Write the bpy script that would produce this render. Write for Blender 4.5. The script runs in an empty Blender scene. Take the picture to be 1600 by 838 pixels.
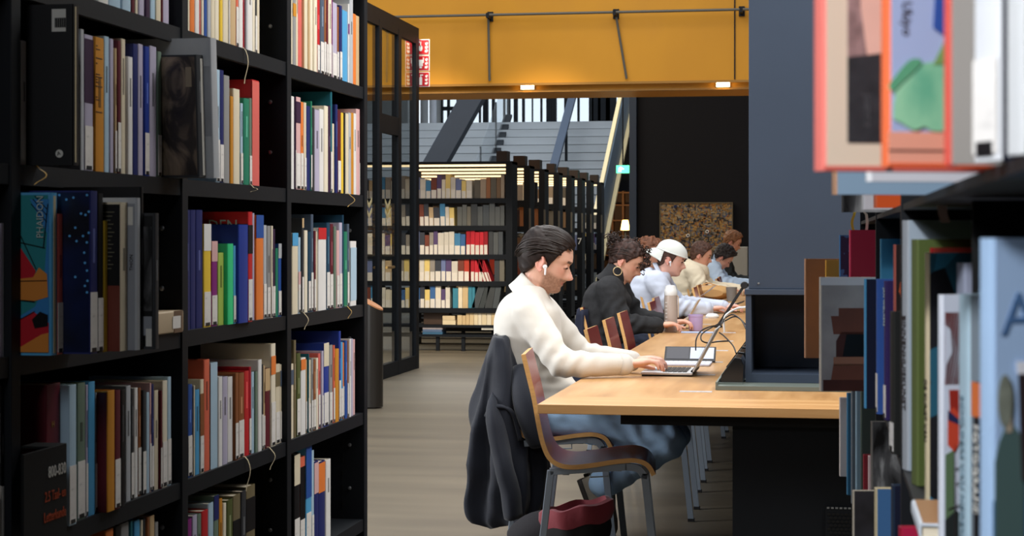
import bpy, bmesh, math, random
from mathutils import Vector, Matrix, noise
random.seed(7)
SC = bpy.context.scene
COL = SC.collection
PI = math.pi

# ---------------------------------------------------------------- camera
F, HX, HY, CH = 2800.0, 1288.0, 370.0, 1.30          # focal (px of 1600), vanishing point of the aisle, eye height
TH = math.atan((HX - 800.0) / F)
CT, ST = math.cos(TH), math.sin(TH)
cam_d = bpy.data.cameras.new('camera')
cam_d.sensor_width = 36.0
cam_d.lens = F / 1600.0 * 36.0
cam_d.shift_y = -(419.0 - HY) / 1600.0
cam_d.clip_end = 200
cam_d.dof.use_dof = True
cam_d.dof.focus_distance = 7.4
cam_d.dof.aperture_fstop = 13.0
cam = bpy.data.objects.new('camera', cam_d)
COL.objects.link(cam)
cam.location = (0, 0, CH)
cam.rotation_euler = (PI / 2, 0, TH)
SC.camera = cam

# ---------------------------------------------------------------- world and light
world = bpy.data.worlds.new('world')
SC.world = world
world.use_nodes = True
bg = world.node_tree.nodes['Background']
bg.inputs[0].default_value = (0.80, 0.90, 1.0, 1)
bg.inputs[1].default_value = 1.0

def area(name, loc, rot, sx, sy, power, col=(1, 1, 1)):
    d = bpy.data.lights.new(name, 'AREA')
    d.shape = 'RECTANGLE'; d.size = sx; d.size_y = sy; d.energy = power; d.color = col
    o = bpy.data.objects.new(name, d); COL.objects.link(o)
    o.location = loc; o.rotation_euler = rot
    return o
area('hall_light', (-0.6, 8.6, 5.2), (0, 0, 0), 3.2, 5.0, 160, (1.0, 0.965, 0.91))
area('hall_light', (-2.4, 14.0, 5.2), (0, 0, 0), 3.0, 5.0, 130, (1.0, 0.965, 0.91))
area('aisle_light', (1.6, 5.2, 4.3), (0, math.radians(48), math.radians(4)), 1.4, 2.2, 165, (1.0, 0.96, 0.90))
area('beam_light', (-5.2, 15.2, 4.2), (math.radians(86), 0, math.radians(-10)), 1.2, .8, 20, (1.0, 0.93, 0.80))
area('stack_light', (-5.5, 23.0, 5.0), (0, 0, 0), 4.0, 5.0, 260, (1.0, 0.88, 0.68))
area('stair_light', (-5.0, 31.0, 9.0), (0, 0, 0), 5.0, 6.0, 350, (0.88, 0.95, 1.0))
area('near_aisle_fill', (-1.0, -0.2, 2.6), (math.radians(54), 0, math.radians(-40)), 1.0, 0.8, 20, (0.93, 0.96, 1.0))  # unseen fill behind the camera, added to lift covers that face it
area('aisle_end_fill', (-1.9, 4.7, 3.0), (math.radians(30), 0, math.radians(-14)), 1.2, .8, 38, (1.0, 0.97, 0.93))  # unseen fill added to lift the man, chairs and nearby floor
area('side_fill', (-5.8, 6.3, 1.7), (0, math.radians(-88), math.radians(10)), 1.8, 2.0, 190, (0.97, 0.98, 1.0))  # fill added from the left for the legs, no window behind it
def spot(name, loc, target, power, col, angle=52, blend=.7):
    d = bpy.data.lights.new(name, 'SPOT'); d.energy = power; d.color = col; d.spot_size = math.radians(angle); d.spot_blend = blend; d.shadow_soft_size = .12
    o = bpy.data.objects.new(name, d); COL.objects.link(o); o.location = loc
    o.rotation_euler = (Vector(target) - Vector(loc)).to_track_quat('-Z', 'Y').to_euler()
    return o
for x_ in (-5.4, -4.1, -2.9): spot('stack_fill_spot', (x_, 16.6, 4.1), (x_ + .1, 19.2, .4), 260, (1.0, .86, .64), 50)  # unseen spots added to warm the far bookcases and their floor
spot('near_fill_spot', (-1.0, -0.3, 2.7), (0.42, 1.5, 1.30), 215, (0.95, .97, 1.0), 50, .6)  # unseen spot added to brighten the right bookcase's covers
SC.view_settings.view_transform = 'Standard'
SC.view_settings.look = 'None'
SC.view_settings.exposure = 0.3
SC.view_settings.gamma = 1.0
SC.view_settings.use_curve_mapping = False

# ---------------------------------------------------------------- picture <-> place
def W(X, Y): return Y * CT - X * ST                   # distance along the lens axis
def k_at(w): return w * CT / F                        # metres across the aisle per pixel
def Y_at(X, px):
    d = px - HX
    w = F * X / (d * CT)
    return (w + X * ST) / CT
def X_at(Y, px):
    d = px - HX
    return d * Y * CT * CT / F / (1 + d * CT * ST / F)
def Z_at(X, Y, py): return CH + (HY - py) * W(X, Y) / F
def XYw(px, w):
    X = (px - HX) * w * CT / F
    return X, (w + X * ST) / CT
def P(px, py, w):
    X, Y = XYw(px, w)
    return Vector((X, Y, CH + (HY - py) * w / F))

# ---------------------------------------------------------------- materials
def lin(c):
    r = []
    for v in c:
        v /= 255.0
        r.append(v / 12.92 if v <= 0.04045 else ((v + 0.055) / 1.055) ** 2.4)
    return (r[0], r[1], r[2], 1.0)
MATS = {}
def mat(name, rgb=(128, 128, 128), rough=0.6, metal=0.0, spec=0.4, var=0.0, vscale=8.0, stretch=(1, 1, 1), bump=0.0,
        bscale=60.0, emit=None, estr=0.0, use_obj=False, attr=None, trans=0.0, ior=1.45, sheen=0.0, coat=0.0, detail=4.0):
    if name in MATS: return MATS[name]
    m = bpy.data.materials.new(name); m.use_nodes = True
    nt = m.node_tree; N = nt.nodes; L = nt.links
    b = N['Principled BSDF']
    b.inputs['Roughness'].default_value = rough
    b.inputs['Metallic'].default_value = metal
    b.inputs['Specular IOR Level'].default_value = spec
    b.inputs['Transmission Weight'].default_value = trans
    b.inputs['IOR'].default_value = ior
    b.inputs['Sheen Weight'].default_value = sheen
    b.inputs['Coat Weight'].default_value = coat
    col = lin(rgb)
    b.inputs['Base Color'].default_value = col
    src = None
    if use_obj:
        oi = N.new('ShaderNodeObjectInfo'); src = oi.outputs['Color']
    if attr:
        at = N.new('ShaderNodeAttribute'); at.attribute_name = attr; src = at.outputs['Color']
    if var > 0:
        tc = N.new('ShaderNodeTexCoord'); mp = N.new('ShaderNodeMapping'); mp.inputs['Scale'].default_value = stretch
        L.new(tc.outputs['Object'], mp.inputs['Vector'])
        nz = N.new('ShaderNodeTexNoise'); nz.inputs['Scale'].default_value = vscale; nz.inputs['Detail'].default_value = detail
        L.new(mp.outputs['Vector'], nz.inputs['Vector'])
        mr = N.new('ShaderNodeMapRange'); mr.inputs['From Min'].default_value = 0.25; mr.inputs['From Max'].default_value = 0.75
        mr.inputs['To Min'].default_value = 1 - var; mr.inputs['To Max'].default_value = 1 + var
        L.new(nz.outputs['Fac'], mr.inputs['Value'])
        mx = N.new('ShaderNodeVectorMath'); mx.operation = 'SCALE'
        if src: L.new(src, mx.inputs[0])
        else: mx.inputs[0].default_value = col[:3]
        L.new(mr.outputs['Result'], mx.inputs['Scale'])
        src = mx.outputs['Vector']
    if src: L.new(src, b.inputs['Base Color'])
    if bump > 0:
        tc = N.new('ShaderNodeTexCoord'); mp = N.new('ShaderNodeMapping'); mp.inputs['Scale'].default_value = stretch
        L.new(tc.outputs['Object'], mp.inputs['Vector'])
        nz = N.new('ShaderNodeTexNoise'); nz.inputs['Scale'].default_value = bscale; nz.inputs['Detail'].default_value = 3
        L.new(mp.outputs['Vector'], nz.inputs['Vector'])
        bp = N.new('ShaderNodeBump'); bp.inputs['Strength'].default_value = bump; bp.inputs['Distance'].default_value = 0.01
        L.new(nz.outputs['Fac'], bp.inputs['Height']); L.new(bp.outputs['Normal'], b.inputs['Normal'])
    if emit:
        b.inputs['Emission Color'].default_value = lin(emit); b.inputs['Emission Strength'].default_value = estr
    MATS[name] = m
    return m
def ramp_mat(name, stops, scale=5.0, stretch=(1, 1, 1), rough=0.5, kind='noise', detail=6.0, distortion=0.0, bump=0.0, spec=0.4, coord='Object', const=False):
    m = bpy.data.materials.new(name); m.use_nodes = True
    nt = m.node_tree; N = nt.nodes; L = nt.links; b = N['Principled BSDF']
    b.inputs['Roughness'].default_value = rough; b.inputs['Specular IOR Level'].default_value = spec
    tc = N.new('ShaderNodeTexCoord'); mp = N.new('ShaderNodeMapping'); mp.inputs['Scale'].default_value = stretch
    L.new(tc.outputs[coord], mp.inputs['Vector'])
    if kind == 'voronoi':
        t = N.new('ShaderNodeTexVoronoi'); t.inputs['Scale'].default_value = scale
        sep = N.new('ShaderNodeSeparateColor'); L.new(t.outputs['Color'], sep.inputs[0]); fac = sep.outputs[0]
    elif kind == 'wave':
        t = N.new('ShaderNodeTexWave'); t.inputs['Scale'].default_value = scale; t.inputs['Distortion'].default_value = distortion
        t.inputs['Detail'].default_value = detail; fac = t.outputs['Fac']
    else:
        t = N.new('ShaderNodeTexNoise'); t.inputs['Scale'].default_value = scale; t.inputs['Detail'].default_value = detail
        t.inputs['Distortion'].default_value = distortion; fac = t.outputs['Fac']
    L.new(mp.outputs['Vector'], t.inputs['Vector'])
    r = N.new('ShaderNodeValToRGB')
    if const: r.color_ramp.interpolation = 'CONSTANT'
    e = r.color_ramp.elements
    while len(e) < len(stops): e.new(0.5)
    for el, (p, c) in zip(e, stops): el.position = p; el.color = lin(c)
    L.new(fac, r.inputs['Fac']); L.new(r.outputs['Color'], b.inputs['Base Color'])
    if bump > 0:
        bp = N.new('ShaderNodeBump'); bp.inputs['Strength'].default_value = bump; bp.inputs['Distance'].default_value = 0.005
        L.new(fac, bp.inputs['Height']); L.new(bp.outputs['Normal'], b.inputs['Normal'])
    MATS[name] = m
    return m

# ---------------------------------------------------------------- mesh helpers
class MB:
    def __init__(s): s.v = []; s.f = []; s.m = []; s.cur = 0
    def add(s, vs, fs):
        o = len(s.v); s.v += [Vector(p) for p in vs]
        for f in fs: s.f.append([i + o for i in f]); s.m.append(s.cur)
        return s
    def box(s, x0, x1, y0, y1, z0, z1):
        vs = [(x, y, z) for x in (x0, x1) for y in (y0, y1) for z in (z0, z1)]
        return s.add(vs, [(0, 1, 3, 2), (4, 6, 7, 5), (0, 4, 5, 1), (2, 3, 7, 6), (0, 2, 6, 4), (1, 5, 7, 3)])
    def obox(s, c, size, R=None):
        a = [d / 2 for d in size]
        vs = []
        for x in (-1, 1):
            for y in (-1, 1):
                for z in (-1, 1):
                    p = Vector((x * a[0], y * a[1], z * a[2]))
                    if R is not None: p = R @ p
                    vs.append(Vector(c) + p)
        return s.add(vs, [(0, 1, 3, 2), (4, 6, 7, 5), (0, 4, 5, 1), (2, 3, 7, 6), (0, 2, 6, 4), (1, 5, 7, 3)])
    def bar(s, p0, p1, a, b, up=(0, 0, 1)):
        p0 = Vector(p0); p1 = Vector(p1); d = p1 - p0
        z = d.normalized(); u = Vector(up)
        x = u.cross(z)
        if x.length < 1e-4: x = Vector((1, 0, 0)).cross(z)
        x.normalize(); y = z.cross(x)
        R = Matrix((x, y, z)).transposed()
        return s.obox((p0 + p1) / 2, (a, b, d.length), R)
    def tube(s, pts, r, n=8, caps=True, flat=1.0):
        pts = [Vector(p) for p in pts]; k = len(pts)
        rs = r if isinstance(r, (list, tuple)) else [r] * k
        vs = []; fs = []; prev = None
        for i, p in enumerate(pts):
            t = (pts[min(i + 1, k - 1)] - pts[max(i - 1, 0)]).normalized()
            if prev is None:
                a = Vector((0, 1, 0)) if abs(t.y) < 0.9 else Vector((1, 0, 0))
            else: a = prev
            x = (a - t * a.dot(t)).normalized(); prev = x; y = t.cross(x)
            for j in range(n):
                g = 2 * PI * j / n
                vs.append(p + x * (rs[i] * math.cos(g)) + y * (rs[i] * flat * math.sin(g)))
        for i in range(k - 1):
            for j in range(n):
                fs.append((i * n + j, i * n + (j + 1) % n, (i + 1) * n + (j + 1) % n, (i + 1) * n + j))
        if caps: fs.append(tuple(range(n - 1, -1, -1))); fs.append(tuple((k - 1) * n + j for j in range(n)))
        return s.add(vs, fs)
    def lathe(s, prof, c=(0, 0, 0), n=24, R=None):
        vs = []; fs = []; k = len(prof); c = Vector(c)
        for (r, z) in prof:
            for j in range(n):
                p = Vector((r * math.cos(2 * PI * j / n), r * math.sin(2 * PI * j / n), z))
                if R is not None: p = R @ p
                vs.append(c + p)
        for i in range(k - 1):
            for j in range(n):
                fs.append((i * n + j, i * n + (j + 1) % n, (i + 1) * n + (j + 1) % n, (i + 1) * n + j))
        fs.append(tuple(range(n - 1, -1, -1))); fs.append(tuple((k - 1) * n + j for j in range(n)))
        return s.add(vs, fs)
    def prism(s, poly, h0, h1, ax='z'):
        n = len(poly); vs = []
        for h in (h0, h1):
            for (a, b) in poly:
                vs.append({'z': (a, b, h), 'y': (a, h, b), 'x': (h, a, b)}[ax])
        fs = [tuple(range(n - 1, -1, -1)), tuple(range(n, 2 * n))]
        for i in range(n): fs.append((i, (i + 1) % n, n + (i + 1) % n, n + i))
        return s.add(vs, fs)
    def loft(s, rings, closed=True):
        n = len(rings[0]); vs = [p for r in rings for p in r]; fs = []
        for i in range(len(rings) - 1):
            for j in range(n):
                fs.append((i * n + j, i * n + (j + 1) % n, (i + 1) * n + (j + 1) % n, (i + 1) * n + j))
        if closed:
            fs.append(tuple(range(n - 1, -1, -1))); fs.append(tuple((len(rings) - 1) * n + j for j in range(n)))
        return s.add(vs, fs)
    def mesh(s, name, off=None):
        me = bpy.data.meshes.new(name)
        vs = s.v if off is None else [p - off for p in s.v]
        me.from_pydata([tuple(p) for p in vs], [], s.f)
        if any(s.m): me.polygons.foreach_set('material_index', s.m)
        bm = bmesh.new(); bm.from_mesh(me); bmesh.ops.recalc_face_normals(bm, faces=bm.faces[:]); bm.to_mesh(me); bm.free()
        return me
    def build(s, name, mats, parent=None, smooth=False, bevel=0.0, base=None, local=False):
        off = Vector((0, 0, 0))
        if local: pass
        elif parent is not None: off = world_loc(parent)
        elif base is not None: off = Vector(base)
        me = s.mesh(name, off)
        if bevel > 0:
            bm = bmesh.new(); bm.from_mesh(me)
            es = [e for e in bm.edges if len(e.link_faces) == 2 and e.calc_face_angle(0) > 0.6]
            bmesh.ops.bevel(bm, geom=es, offset=bevel, segments=2, affect='EDGES', profile=0.5)
            bm.to_mesh(me); bm.free()
        o = put(name, me, mats, parent, smooth)
        if parent is None and base is not None: o.location = off
        return o
def world_loc(o):
    v = Vector(o.location)
    while o.parent is not None: o = o.parent; v += Vector(o.location)
    return v
def put(name, me, mats, parent=None, smooth=False):
    if mats is not None:
        for m in (mats if isinstance(mats, (list, tuple)) else [mats]): me.materials.append(m)
    if smooth:
        me.polygons.foreach_set('use_smooth', [True] * len(me.polygons))
        if smooth == 'auto':
            try: me.set_sharp_from_angle(angle=math.radians(40))
            except Exception: pass
    o = bpy.data.objects.new(name, me); COL.objects.link(o)
    if parent is not None: o.parent = parent
    return o
def tag(o, label=None, cat=None, group=None, kind=None):
    if label: o['label'] = label
    if cat: o['category'] = cat
    if group: o['group'] = group
    if kind: o['kind'] = kind
    return o
def thing(name, loc, label, cat, group=None, rz=0.0):
    o = bpy.data.objects.new(name, None); COL.objects.link(o)
    o.location = loc; o.rotation_euler = (0, 0, rz); o.empty_display_size = 0.1
    return tag(o, label, cat, group)
def struct(o): o['kind'] = 'structure'; return o
KIDS = {}
def kids(o): return [c for c in COL.objects if c.parent == o]
def dup(o, loc=None, rz=None, label=None, children=None):
    c = o.copy(); COL.objects.link(c)
    if loc is not None: c.location = loc
    if rz is not None: c.rotation_euler = (0, 0, rz)
    if label: c['label'] = label
    for ch in (children if children is not None else kids(o)):
        d = ch.copy(); COL.objects.link(d); d.parent = c
        for g in kids(ch):
            e = g.copy(); COL.objects.link(e); e.parent = d
    return c
TXT = {}
def text_mesh(body, size, ext=0.0004, align='LEFT'):
    cu = bpy.data.curves.new('lettering', 'FONT'); cu.body = body; cu.size = size; cu.extrude = ext
    cu.align_x = align; cu.resolution_u = 2
    o = bpy.data.objects.new('lettering', cu); COL.objects.link(o)
    dg = bpy.context.evaluated_depsgraph_get()
    me = bpy.data.meshes.new_from_object(o.evaluated_get(dg))
    bpy.data.objects.remove(o)
    return me
def lettering(body, size, origin, xdir, ydir, material, parent, sx=1.0, name='lettering', align='LEFT'):
    me = text_mesh(body, size, align=align)
    x = Vector(xdir).normalized(); y = Vector(ydir).normalized(); z = x.cross(y)
    off = world_loc(parent) if parent is not None else Vector((0, 0, 0))
    o = Vector(origin) - off
    for v in me.vertices:
        v.co = o + x * (v.co.x * sx) + y * v.co.y + z * (v.co.z + 0.0005)
    return put(name, me, material, parent)
# ================================================================ the setting
M_dark = mat('dark_steel', (20, 23, 28), rough=0.6, metal=0.0, spec=0.22, var=0.12, vscale=3)
M_blue = mat('blue_grey_steel', (54, 65, 82), rough=0.6, spec=0.35, var=0.06, vscale=2.5)
M_black = mat('matt_black', (10, 11, 13), rough=0.7, spec=0.3)
M_floor = ramp_mat('floor', [(0.25, (90, 82, 70)), (0.5, (103, 94, 79)), (0.75, (116, 106, 89))], scale=1.3, stretch=(0.35, 2.6, 1), rough=0.42, detail=8, distortion=0.4, bump=0.05, spec=0.35)
M_wall = mat('grey_wall', (120, 120, 118), rough=0.9, var=0.06, vscale=1.5)
M_wdark = mat('black_wall', (20, 21, 26), rough=0.75, spec=0.25, var=0.15, vscale=1.2, stretch=(1, 1, 0.2))
M_yel = ramp_mat('yellow_paint', [(0.25, (182, 122, 20)), (0.6, (198, 136, 24)), (0.85, (188, 128, 34))], scale=0.9, stretch=(1, 1, 0.5), rough=0.55, detail=5, spec=0.3)
M_conc = mat('concrete', (150, 152, 152), rough=0.85, var=0.1, vscale=2.0)
M_step = mat('stair_board', (158, 162, 166), rough=0.7, var=0.08, vscale=2.0, stretch=(0.4, 3, 3))
M_ceil = mat('ceiling_paint', (60, 60, 62), rough=0.9)

m = MB().box(-11, 5, -4, 48, -0.1, 0.0); struct(m.build('floor', M_floor))
struct(MB().box(-11.2, -11, -4, 48, 0, 8).build('wall_left', M_wall))
struct(MB().box(5, 5.2, -4, 48, 0, 8).build('wall_right', M_wall))
struct(MB().box(-11, 5, -4.2, -4, 0, 8).build('wall_front', M_wall))
struct(MB().box(-11, 5, -4, 4.4, 3.1, 3.3).build('ceiling', M_ceil))  # unseen slab over the near aisle, added to shade the near books
# back wall with openings
WB = 46.0
wb = MB()
zlo, zhi = 3.62, 6.6
xa, xb = -10.8, X_at(WB, 965)
wb.box(-11, 5, WB, WB + 0.2, 0, zlo); wb.box(-11, 5, WB, WB + 0.2, zhi, 8)
wb.box(xb, 5, WB, WB + 0.2, zlo, zhi); wb.box(-11, xa, WB, WB + 0.2, zlo, zhi)
xw0, xw1 = X_at(WB, 672), X_at(WB, 690)
wb.box(xw0, xw1, WB, WB + 0.2, zlo, zhi)
xw2, xw3 = X_at(WB, 716), X_at(WB, 726)
wb.box(xw2, xw3, WB, WB + 0.2, zlo, zhi)
struct(wb.build('wall_back', M_conc))
def glass_mat():
    m = bpy.data.materials.new('clear_glass'); m.use_nodes = True
    nt = m.node_tree; N = nt.nodes; L = nt.links
    for n in list(N): N.remove(n)
    o = N.new('ShaderNodeOutputMaterial'); mx = N.new('ShaderNodeMixShader'); t = N.new('ShaderNodeBsdfTransparent'); g = N.new('ShaderNodeBsdfGlossy')
    f = N.new('ShaderNodeFresnel'); f.inputs['IOR'].default_value = 1.5
    t.inputs[0].default_value = (0.95, 0.97, 0.98, 1); g.inputs['Roughness'].default_value = 0.02
    ge = N.new('ShaderNodeNewGeometry'); sb = N.new('ShaderNodeMath'); sb.operation = 'MULTIPLY_ADD'; sb.inputs[1].default_value = -1.0; sb.inputs[2].default_value = 1.0
    mu = N.new('ShaderNodeMath'); mu.operation = 'MULTIPLY'
    L.new(ge.outputs['Backfacing'], sb.inputs[0]); L.new(sb.outputs[0], mu.inputs[0]); L.new(f.outputs[0], mu.inputs[1])
    L.new(mu.outputs[0], mx.inputs[0]); L.new(t.outputs[0], mx.inputs[1]); L.new(g.outputs[0], mx.inputs[2]); L.new(mx.outputs[0], o.inputs[0])
    MATS['clear_glass'] = m
    return m
M_glass = glass_mat()
def tint_mat():
    m = M_glass.copy(); m.name = 'tinted_glass'
    for n in m.node_tree.nodes:
        if n.type == 'BSDF_TRANSPARENT': n.inputs[0].default_value = (0.78, 0.80, 0.80, 1)
    return m
M_tint = tint_mat()
rw = random.Random(3)
def window(n, x0, x1, z0, z1, xs, bars=()):
    r = bpy.data.objects.new('window_%d' % n, None); COL.objects.link(r); r.location = ((x0 + x1) / 2, WB, z0); struct(r)
    MB().box(x0, x1, WB + 0.08, WB + 0.10, z0, z1).build('pane', M_glass, r)
    for i, (x, wd) in enumerate(xs):
        MB().box(x - wd / 2, x + wd / 2, WB - 0.06, WB + 0.06, z0, z1).build('mullion', M_dark, r)
    for z in bars: MB().box(x0, x1, WB - 0.05, WB + 0.05, z - 0.05, z + 0.05).build('transom', M_dark, r)
    return r
def wx(*pw): return [(X_at(WB, p), w_ * .45) for p, w_ in pw]
window(1, xw1, xw2, zlo, zhi, wx((691, .10), (701, .14), (715, .10)), (4.66,))
window(2, xw3, xb, zlo, zhi, wx((733, .05), (750, .10), (759, .30), (771, .16), (788, .10), (795, .18), (806, .22), (818, .14), (832, .06), (846, .1), (858, .30), (866, .28),
                                 (884, .16), (888, .16), (904, .12), (922, .12), (926, .12), (932, .5), (944, .7), (955, .6)))
# grey columns standing left of the stair
for px0, px1, rgb, y_ in ((657, 669, (120, 122, 124), 42.0), (671, 682, (178, 180, 186), 44.0)):
    x0, x1 = X_at(y_, px0), X_at(y_, px1)
    struct(MB().lathe([((x1 - x0) / 2, 0), ((x1 - x0) / 2, 7.5)], ((x0 + x1) / 2, y_, 0), 20).build('column', mat('column_%d' % px0, rgb, rough=0.85, var=0.1, vscale=2), smooth='auto'))

# black wall behind the table and the steel post at its edge
YW = 24.0
xl = X_at(YW, 996)
struct(MB().box(xl, 4.9, YW, YW + 0.25, 0, 5.2).build('wall_partition', M_wdark))
struct(MB().box(X_at(YW, 984), xl - 0.01, YW - 0.06, YW + 0.2, 0, 5.2).build('column', M_blue))

# yellow beam
YB0, YB1, ZB = 18.3, 18.37, 2.868
struct(MB().box(-10.8, 4.9, YB0, YB1, ZB + 0.004, 6.4).build('beam', M_yel))
struct(MB().box(-10.8, 4.9, YB0 - 0.02, YB0 - .001, ZB - 0.002, ZB + 0.022).build('trim_1', mat('beam_edge', (150, 104, 34), rough=0.5)))
ZF = 2.80
struct(MB().box(-10.8, 4.9, YB1 + .001, YB1 + 1.1, ZF + .02, 6.4).build('beam', M_yel))
struct(MB().box(-10.8, 4.9, YB1 - .02, YB1 + .05, ZF, ZF + .019).build('trim_2', mat('beam_edge')))
M_lamp = mat('lamp_glow', (255, 240, 210), emit=(255, 226, 170), estr=14)
for i, px in enumerate((825, 1130)):
    y_ = YB1 - .001
    x_ = X_at(y_, px); zl = Z_at(x_, y_, (135.5, 131.5)[i])
    t = thing('ceiling_lamp', (x_, y_, zl), ['glowing rectangular lamp under the yellow beam, above the bookcases', 'glowing rectangular lamp under the yellow beam, above the black wall'][i], 'lamp')
    MB().box(x_ - .072, x_ + .072, y_ - .03, y_, zl - .034, zl + .034).build('housing', M_conc, t)
    MB().box(x_ - .064, x_ + .064, y_ - .06, y_ - .03, zl - .028, zl + .028).build('diffuser', M_lamp, t)
M_pipe = mat('pipe_grey', (96, 92, 84), rough=0.5, metal=0.3)
zp = 3.585; yp = YB0 - 0.16
pt = thing('sprinkler_pipe', (-1.5, yp, zp), 'thin grey pipe running along the face of the yellow beam', 'pipe')
MB().tube([(-7, yp, zp + 0.0), (3, yp, zp)], 0.014, 8).build('pipe', M_pipe, pt, smooth='auto')
for px in (762, 960, 1158):
    x_ = X_at(yp, px)
    b_ = MB().box(x_ - .015, x_ + .015, yp - .02, YB0 - .003, zp - .03, zp + .02); b_.box(x_ - .03, x_ + .03, YB0 - .02, YB0 - .003, zp - .05, zp + .05)
    b_.build('bracket', M_dark, pt)
for px0, px1 in ((763, 765), (962, 979)):
    a = Vector((X_at(YB0 - .03, px0), YB0 - .03, zp)); b = Vector((X_at(YB0 - .03, px1), YB0 - .03, ZB + .05))
    MB().tube([a, b], 0.013, 6).build('drop_cable', M_pipe, pt)
x_ = X_at(YB0, 1148)
MB().box(x_ - .006, x_ + .006, YB0 - .014, YB0 - .003, ZB + .03, 5.0).build('conduit', M_dark, pt)

# staircase
sx0, sx1 = -9.4, -3.95
rise, run, ns = 0.172, 0.29, 21
sy1 = 35.9; sy0 = sy1 - run * ns
st = thing('staircase', ((sx0 + sx1) / 2, sy0, 0), 'wide pale grey staircase climbing to the bright windows', 'staircase')
for i in range(ns):
    z = rise * i
    mb = MB().box(sx0, sx1, sy0 + run * i + .07, sy0 + run * (i + 1) + 0.02, max(0, z - 0.2), z + .026)
    mb.box(sx0, sx1, sy0 + run * i, sy0 + run * (i + 1) + 0.06, z + .026, z + rise)
    mb.build('step', M_step, st)
MB().box(sx0, sx1, sy1, WB, rise * ns - .2, rise * ns).build('landing', M_step, st)
def slope(x, y, h=0.0): return Vector((x, y, (y - sy0) * rise / run + h))
xg = -6.35
mb = MB().bar(slope(xg, 29.9, .1), slope(xg, 36.0, .1), 0.05, 0.16, up=(1, 0, 0)); mb.build('stringer', M_dark, st)
pa, pb, pc, pd = slope(xg, 29.9, 0.12), slope(xg, 36.0, .12), slope(xg, 36.0, 1.1), slope(xg, 29.9, 1.1)
g = MB(); o2 = Vector((.015, 0, 0)); g.loft([[pa, pb, pc, pd], [pa + o2, pb + o2, pc + o2, pd + o2]]); g.build('glass_balustrade', M_glass, st)
for yy in (31.5, 33.0, 34.6): MB().bar(slope(xg, yy, .1), slope(xg, yy, 1.1), .02, .03).build('baluster', M_dark, st)
xr = -4.9
MB().bar(slope(xr, 28.9, .95), slope(xr, 36.2, .95), 0.07, 0.15, up=(1, 0, 0)).build('handrail', M_blue, st)
for yy in (30.0, 31.4, 32.8, 34.2): MB().bar(slope(xr, yy, 0), slope(xr, yy, .95), .05, .05).build('baluster', M_dark, st)
# right stringer with its two pale rails
xs_ = -3.85
def sl2(y, z0): return Vector((xs_, y, z0 + (y - 31.0) * 0.60))
q = [sl2(29.1, 1.22), sl2(37.5, 1.22), sl2(37.5, 2.05), sl2(29.1, 2.05)]
g = MB(); o2 = Vector((.06, 0, 0)); g.loft([q, [p + o2 for p in q]]); g.build('side_panel', mat('stair_side', (70, 84, 98), rough=0.5, var=.1, vscale=2), st)
M_rail = mat('pale_wood_rail', (214, 190, 140), rough=0.4, spec=.5)
MB().bar(sl2(29.0, 2.08), sl2(37.5, 2.08), 0.07, 0.07, up=(1, 0, 0)).build('handrail', M_rail, st)
MB().bar(sl2(29.2, 1.2) + Vector((.1, 0, 0)), sl2(37.5, 1.2) + Vector((.1, 0, 0)), 0.06, 0.07, up=(1, 0, 0)).build('lower_rail', M_rail, st)
# diagonal brace
pA = P(752, 130, 28.3); pB = P(640, 330, 28.3)
d_ = (pA - pB); pB2 = pB - d_ * ((pB.z - 0.0) / d_.z); pA2 = pA + d_ * 0.6
tag(MB().bar(pB2 + Vector((0, 0, .02)), pA2, 0.34, 0.28, up=(0, 1, 0)).build('steel_brace', M_blue, base=pB2, bevel=.01), 'thick slanting blue grey steel brace in front of the staircase', 'brace')
# exit sign and the warm bookcase under the stair
M_green = mat('exit_green', (40, 190, 110), emit=(90, 235, 160), estr=2.2)
xs2, ys2 = XYw(973, 27.6)
es = thing('exit_sign', (xs2, ys2, 2.3), 'small lit green exit sign right of the stair rail', 'sign')
MB().box(xs2 - .10, xs2 + .10, ys2, ys2 + .05, 2.28, 2.40).build('housing', M_green, es)
wm = mat('sign_white', (240, 255, 245), emit=(240, 255, 245), estr=2.0)
MB().prism([(xs2 - .07, 2.30), (xs2 - .02, 2.30), (xs2 - .02, 2.335), (xs2 + .02, 2.335), (xs2 + .02, 2.345), (xs2 - .03, 2.38), (xs2 - .06, 2.36)], ys2 - .004, ys2 - .001, 'y').build('running_figure', wm, es)
MB().box(xs2 - .01, xs2 + .01, ys2 + .01, ys2 + .03, 2.40, 5.2).build('hanger', M_dark, es)
M_warmwood = mat('warm_wood', (120, 74, 34), rough=.6, var=.2, vscale=6)
yc = 37.0
xc0, xc1 = X_at(yc, 940), X_at(yc, 990)
ck = thing('wooden_bookcase', ((xc0 + xc1) / 2, yc, 0), 'distant warm lit wooden bookcase below the stair, beside the black wall', 'bookcase')
for z in (0.05, .5, .9, 1.3, 1.62, 1.94, 2.2): MB().box(xc0, xc1, yc, yc + .3, z, z + .03).build('shelf', M_warmwood, ck)
for x in (xc0, (xc0 * 2 + xc1) / 3, (xc0 + xc1 * 2) / 3, xc1): MB().box(x - .02, x + .02, yc - .005, yc + .3, 0, 2.25).build('upright', M_warmwood, ck)
MB().box(xc0, xc1, yc + .29, yc + .31, 0, 2.25).build('back_panel', mat('warm_dark', (70, 44, 24)), ck)
bulb = mat('bulb_glow', (255, 220, 150), emit=(255, 196, 110), estr=1.6)
lp = P(977, 352, 35.5)
lt = thing('table_lamp', (lp.x, lp.y, 0), 'small glowing lamp in front of the distant wooden bookcase', 'lamp')
MB().lathe([(.10, lp.z - .10), (.06, lp.z + .10)], (lp.x, lp.y, 0), 16).build('lamp_shade', bulb, lt, smooth='auto')
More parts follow.
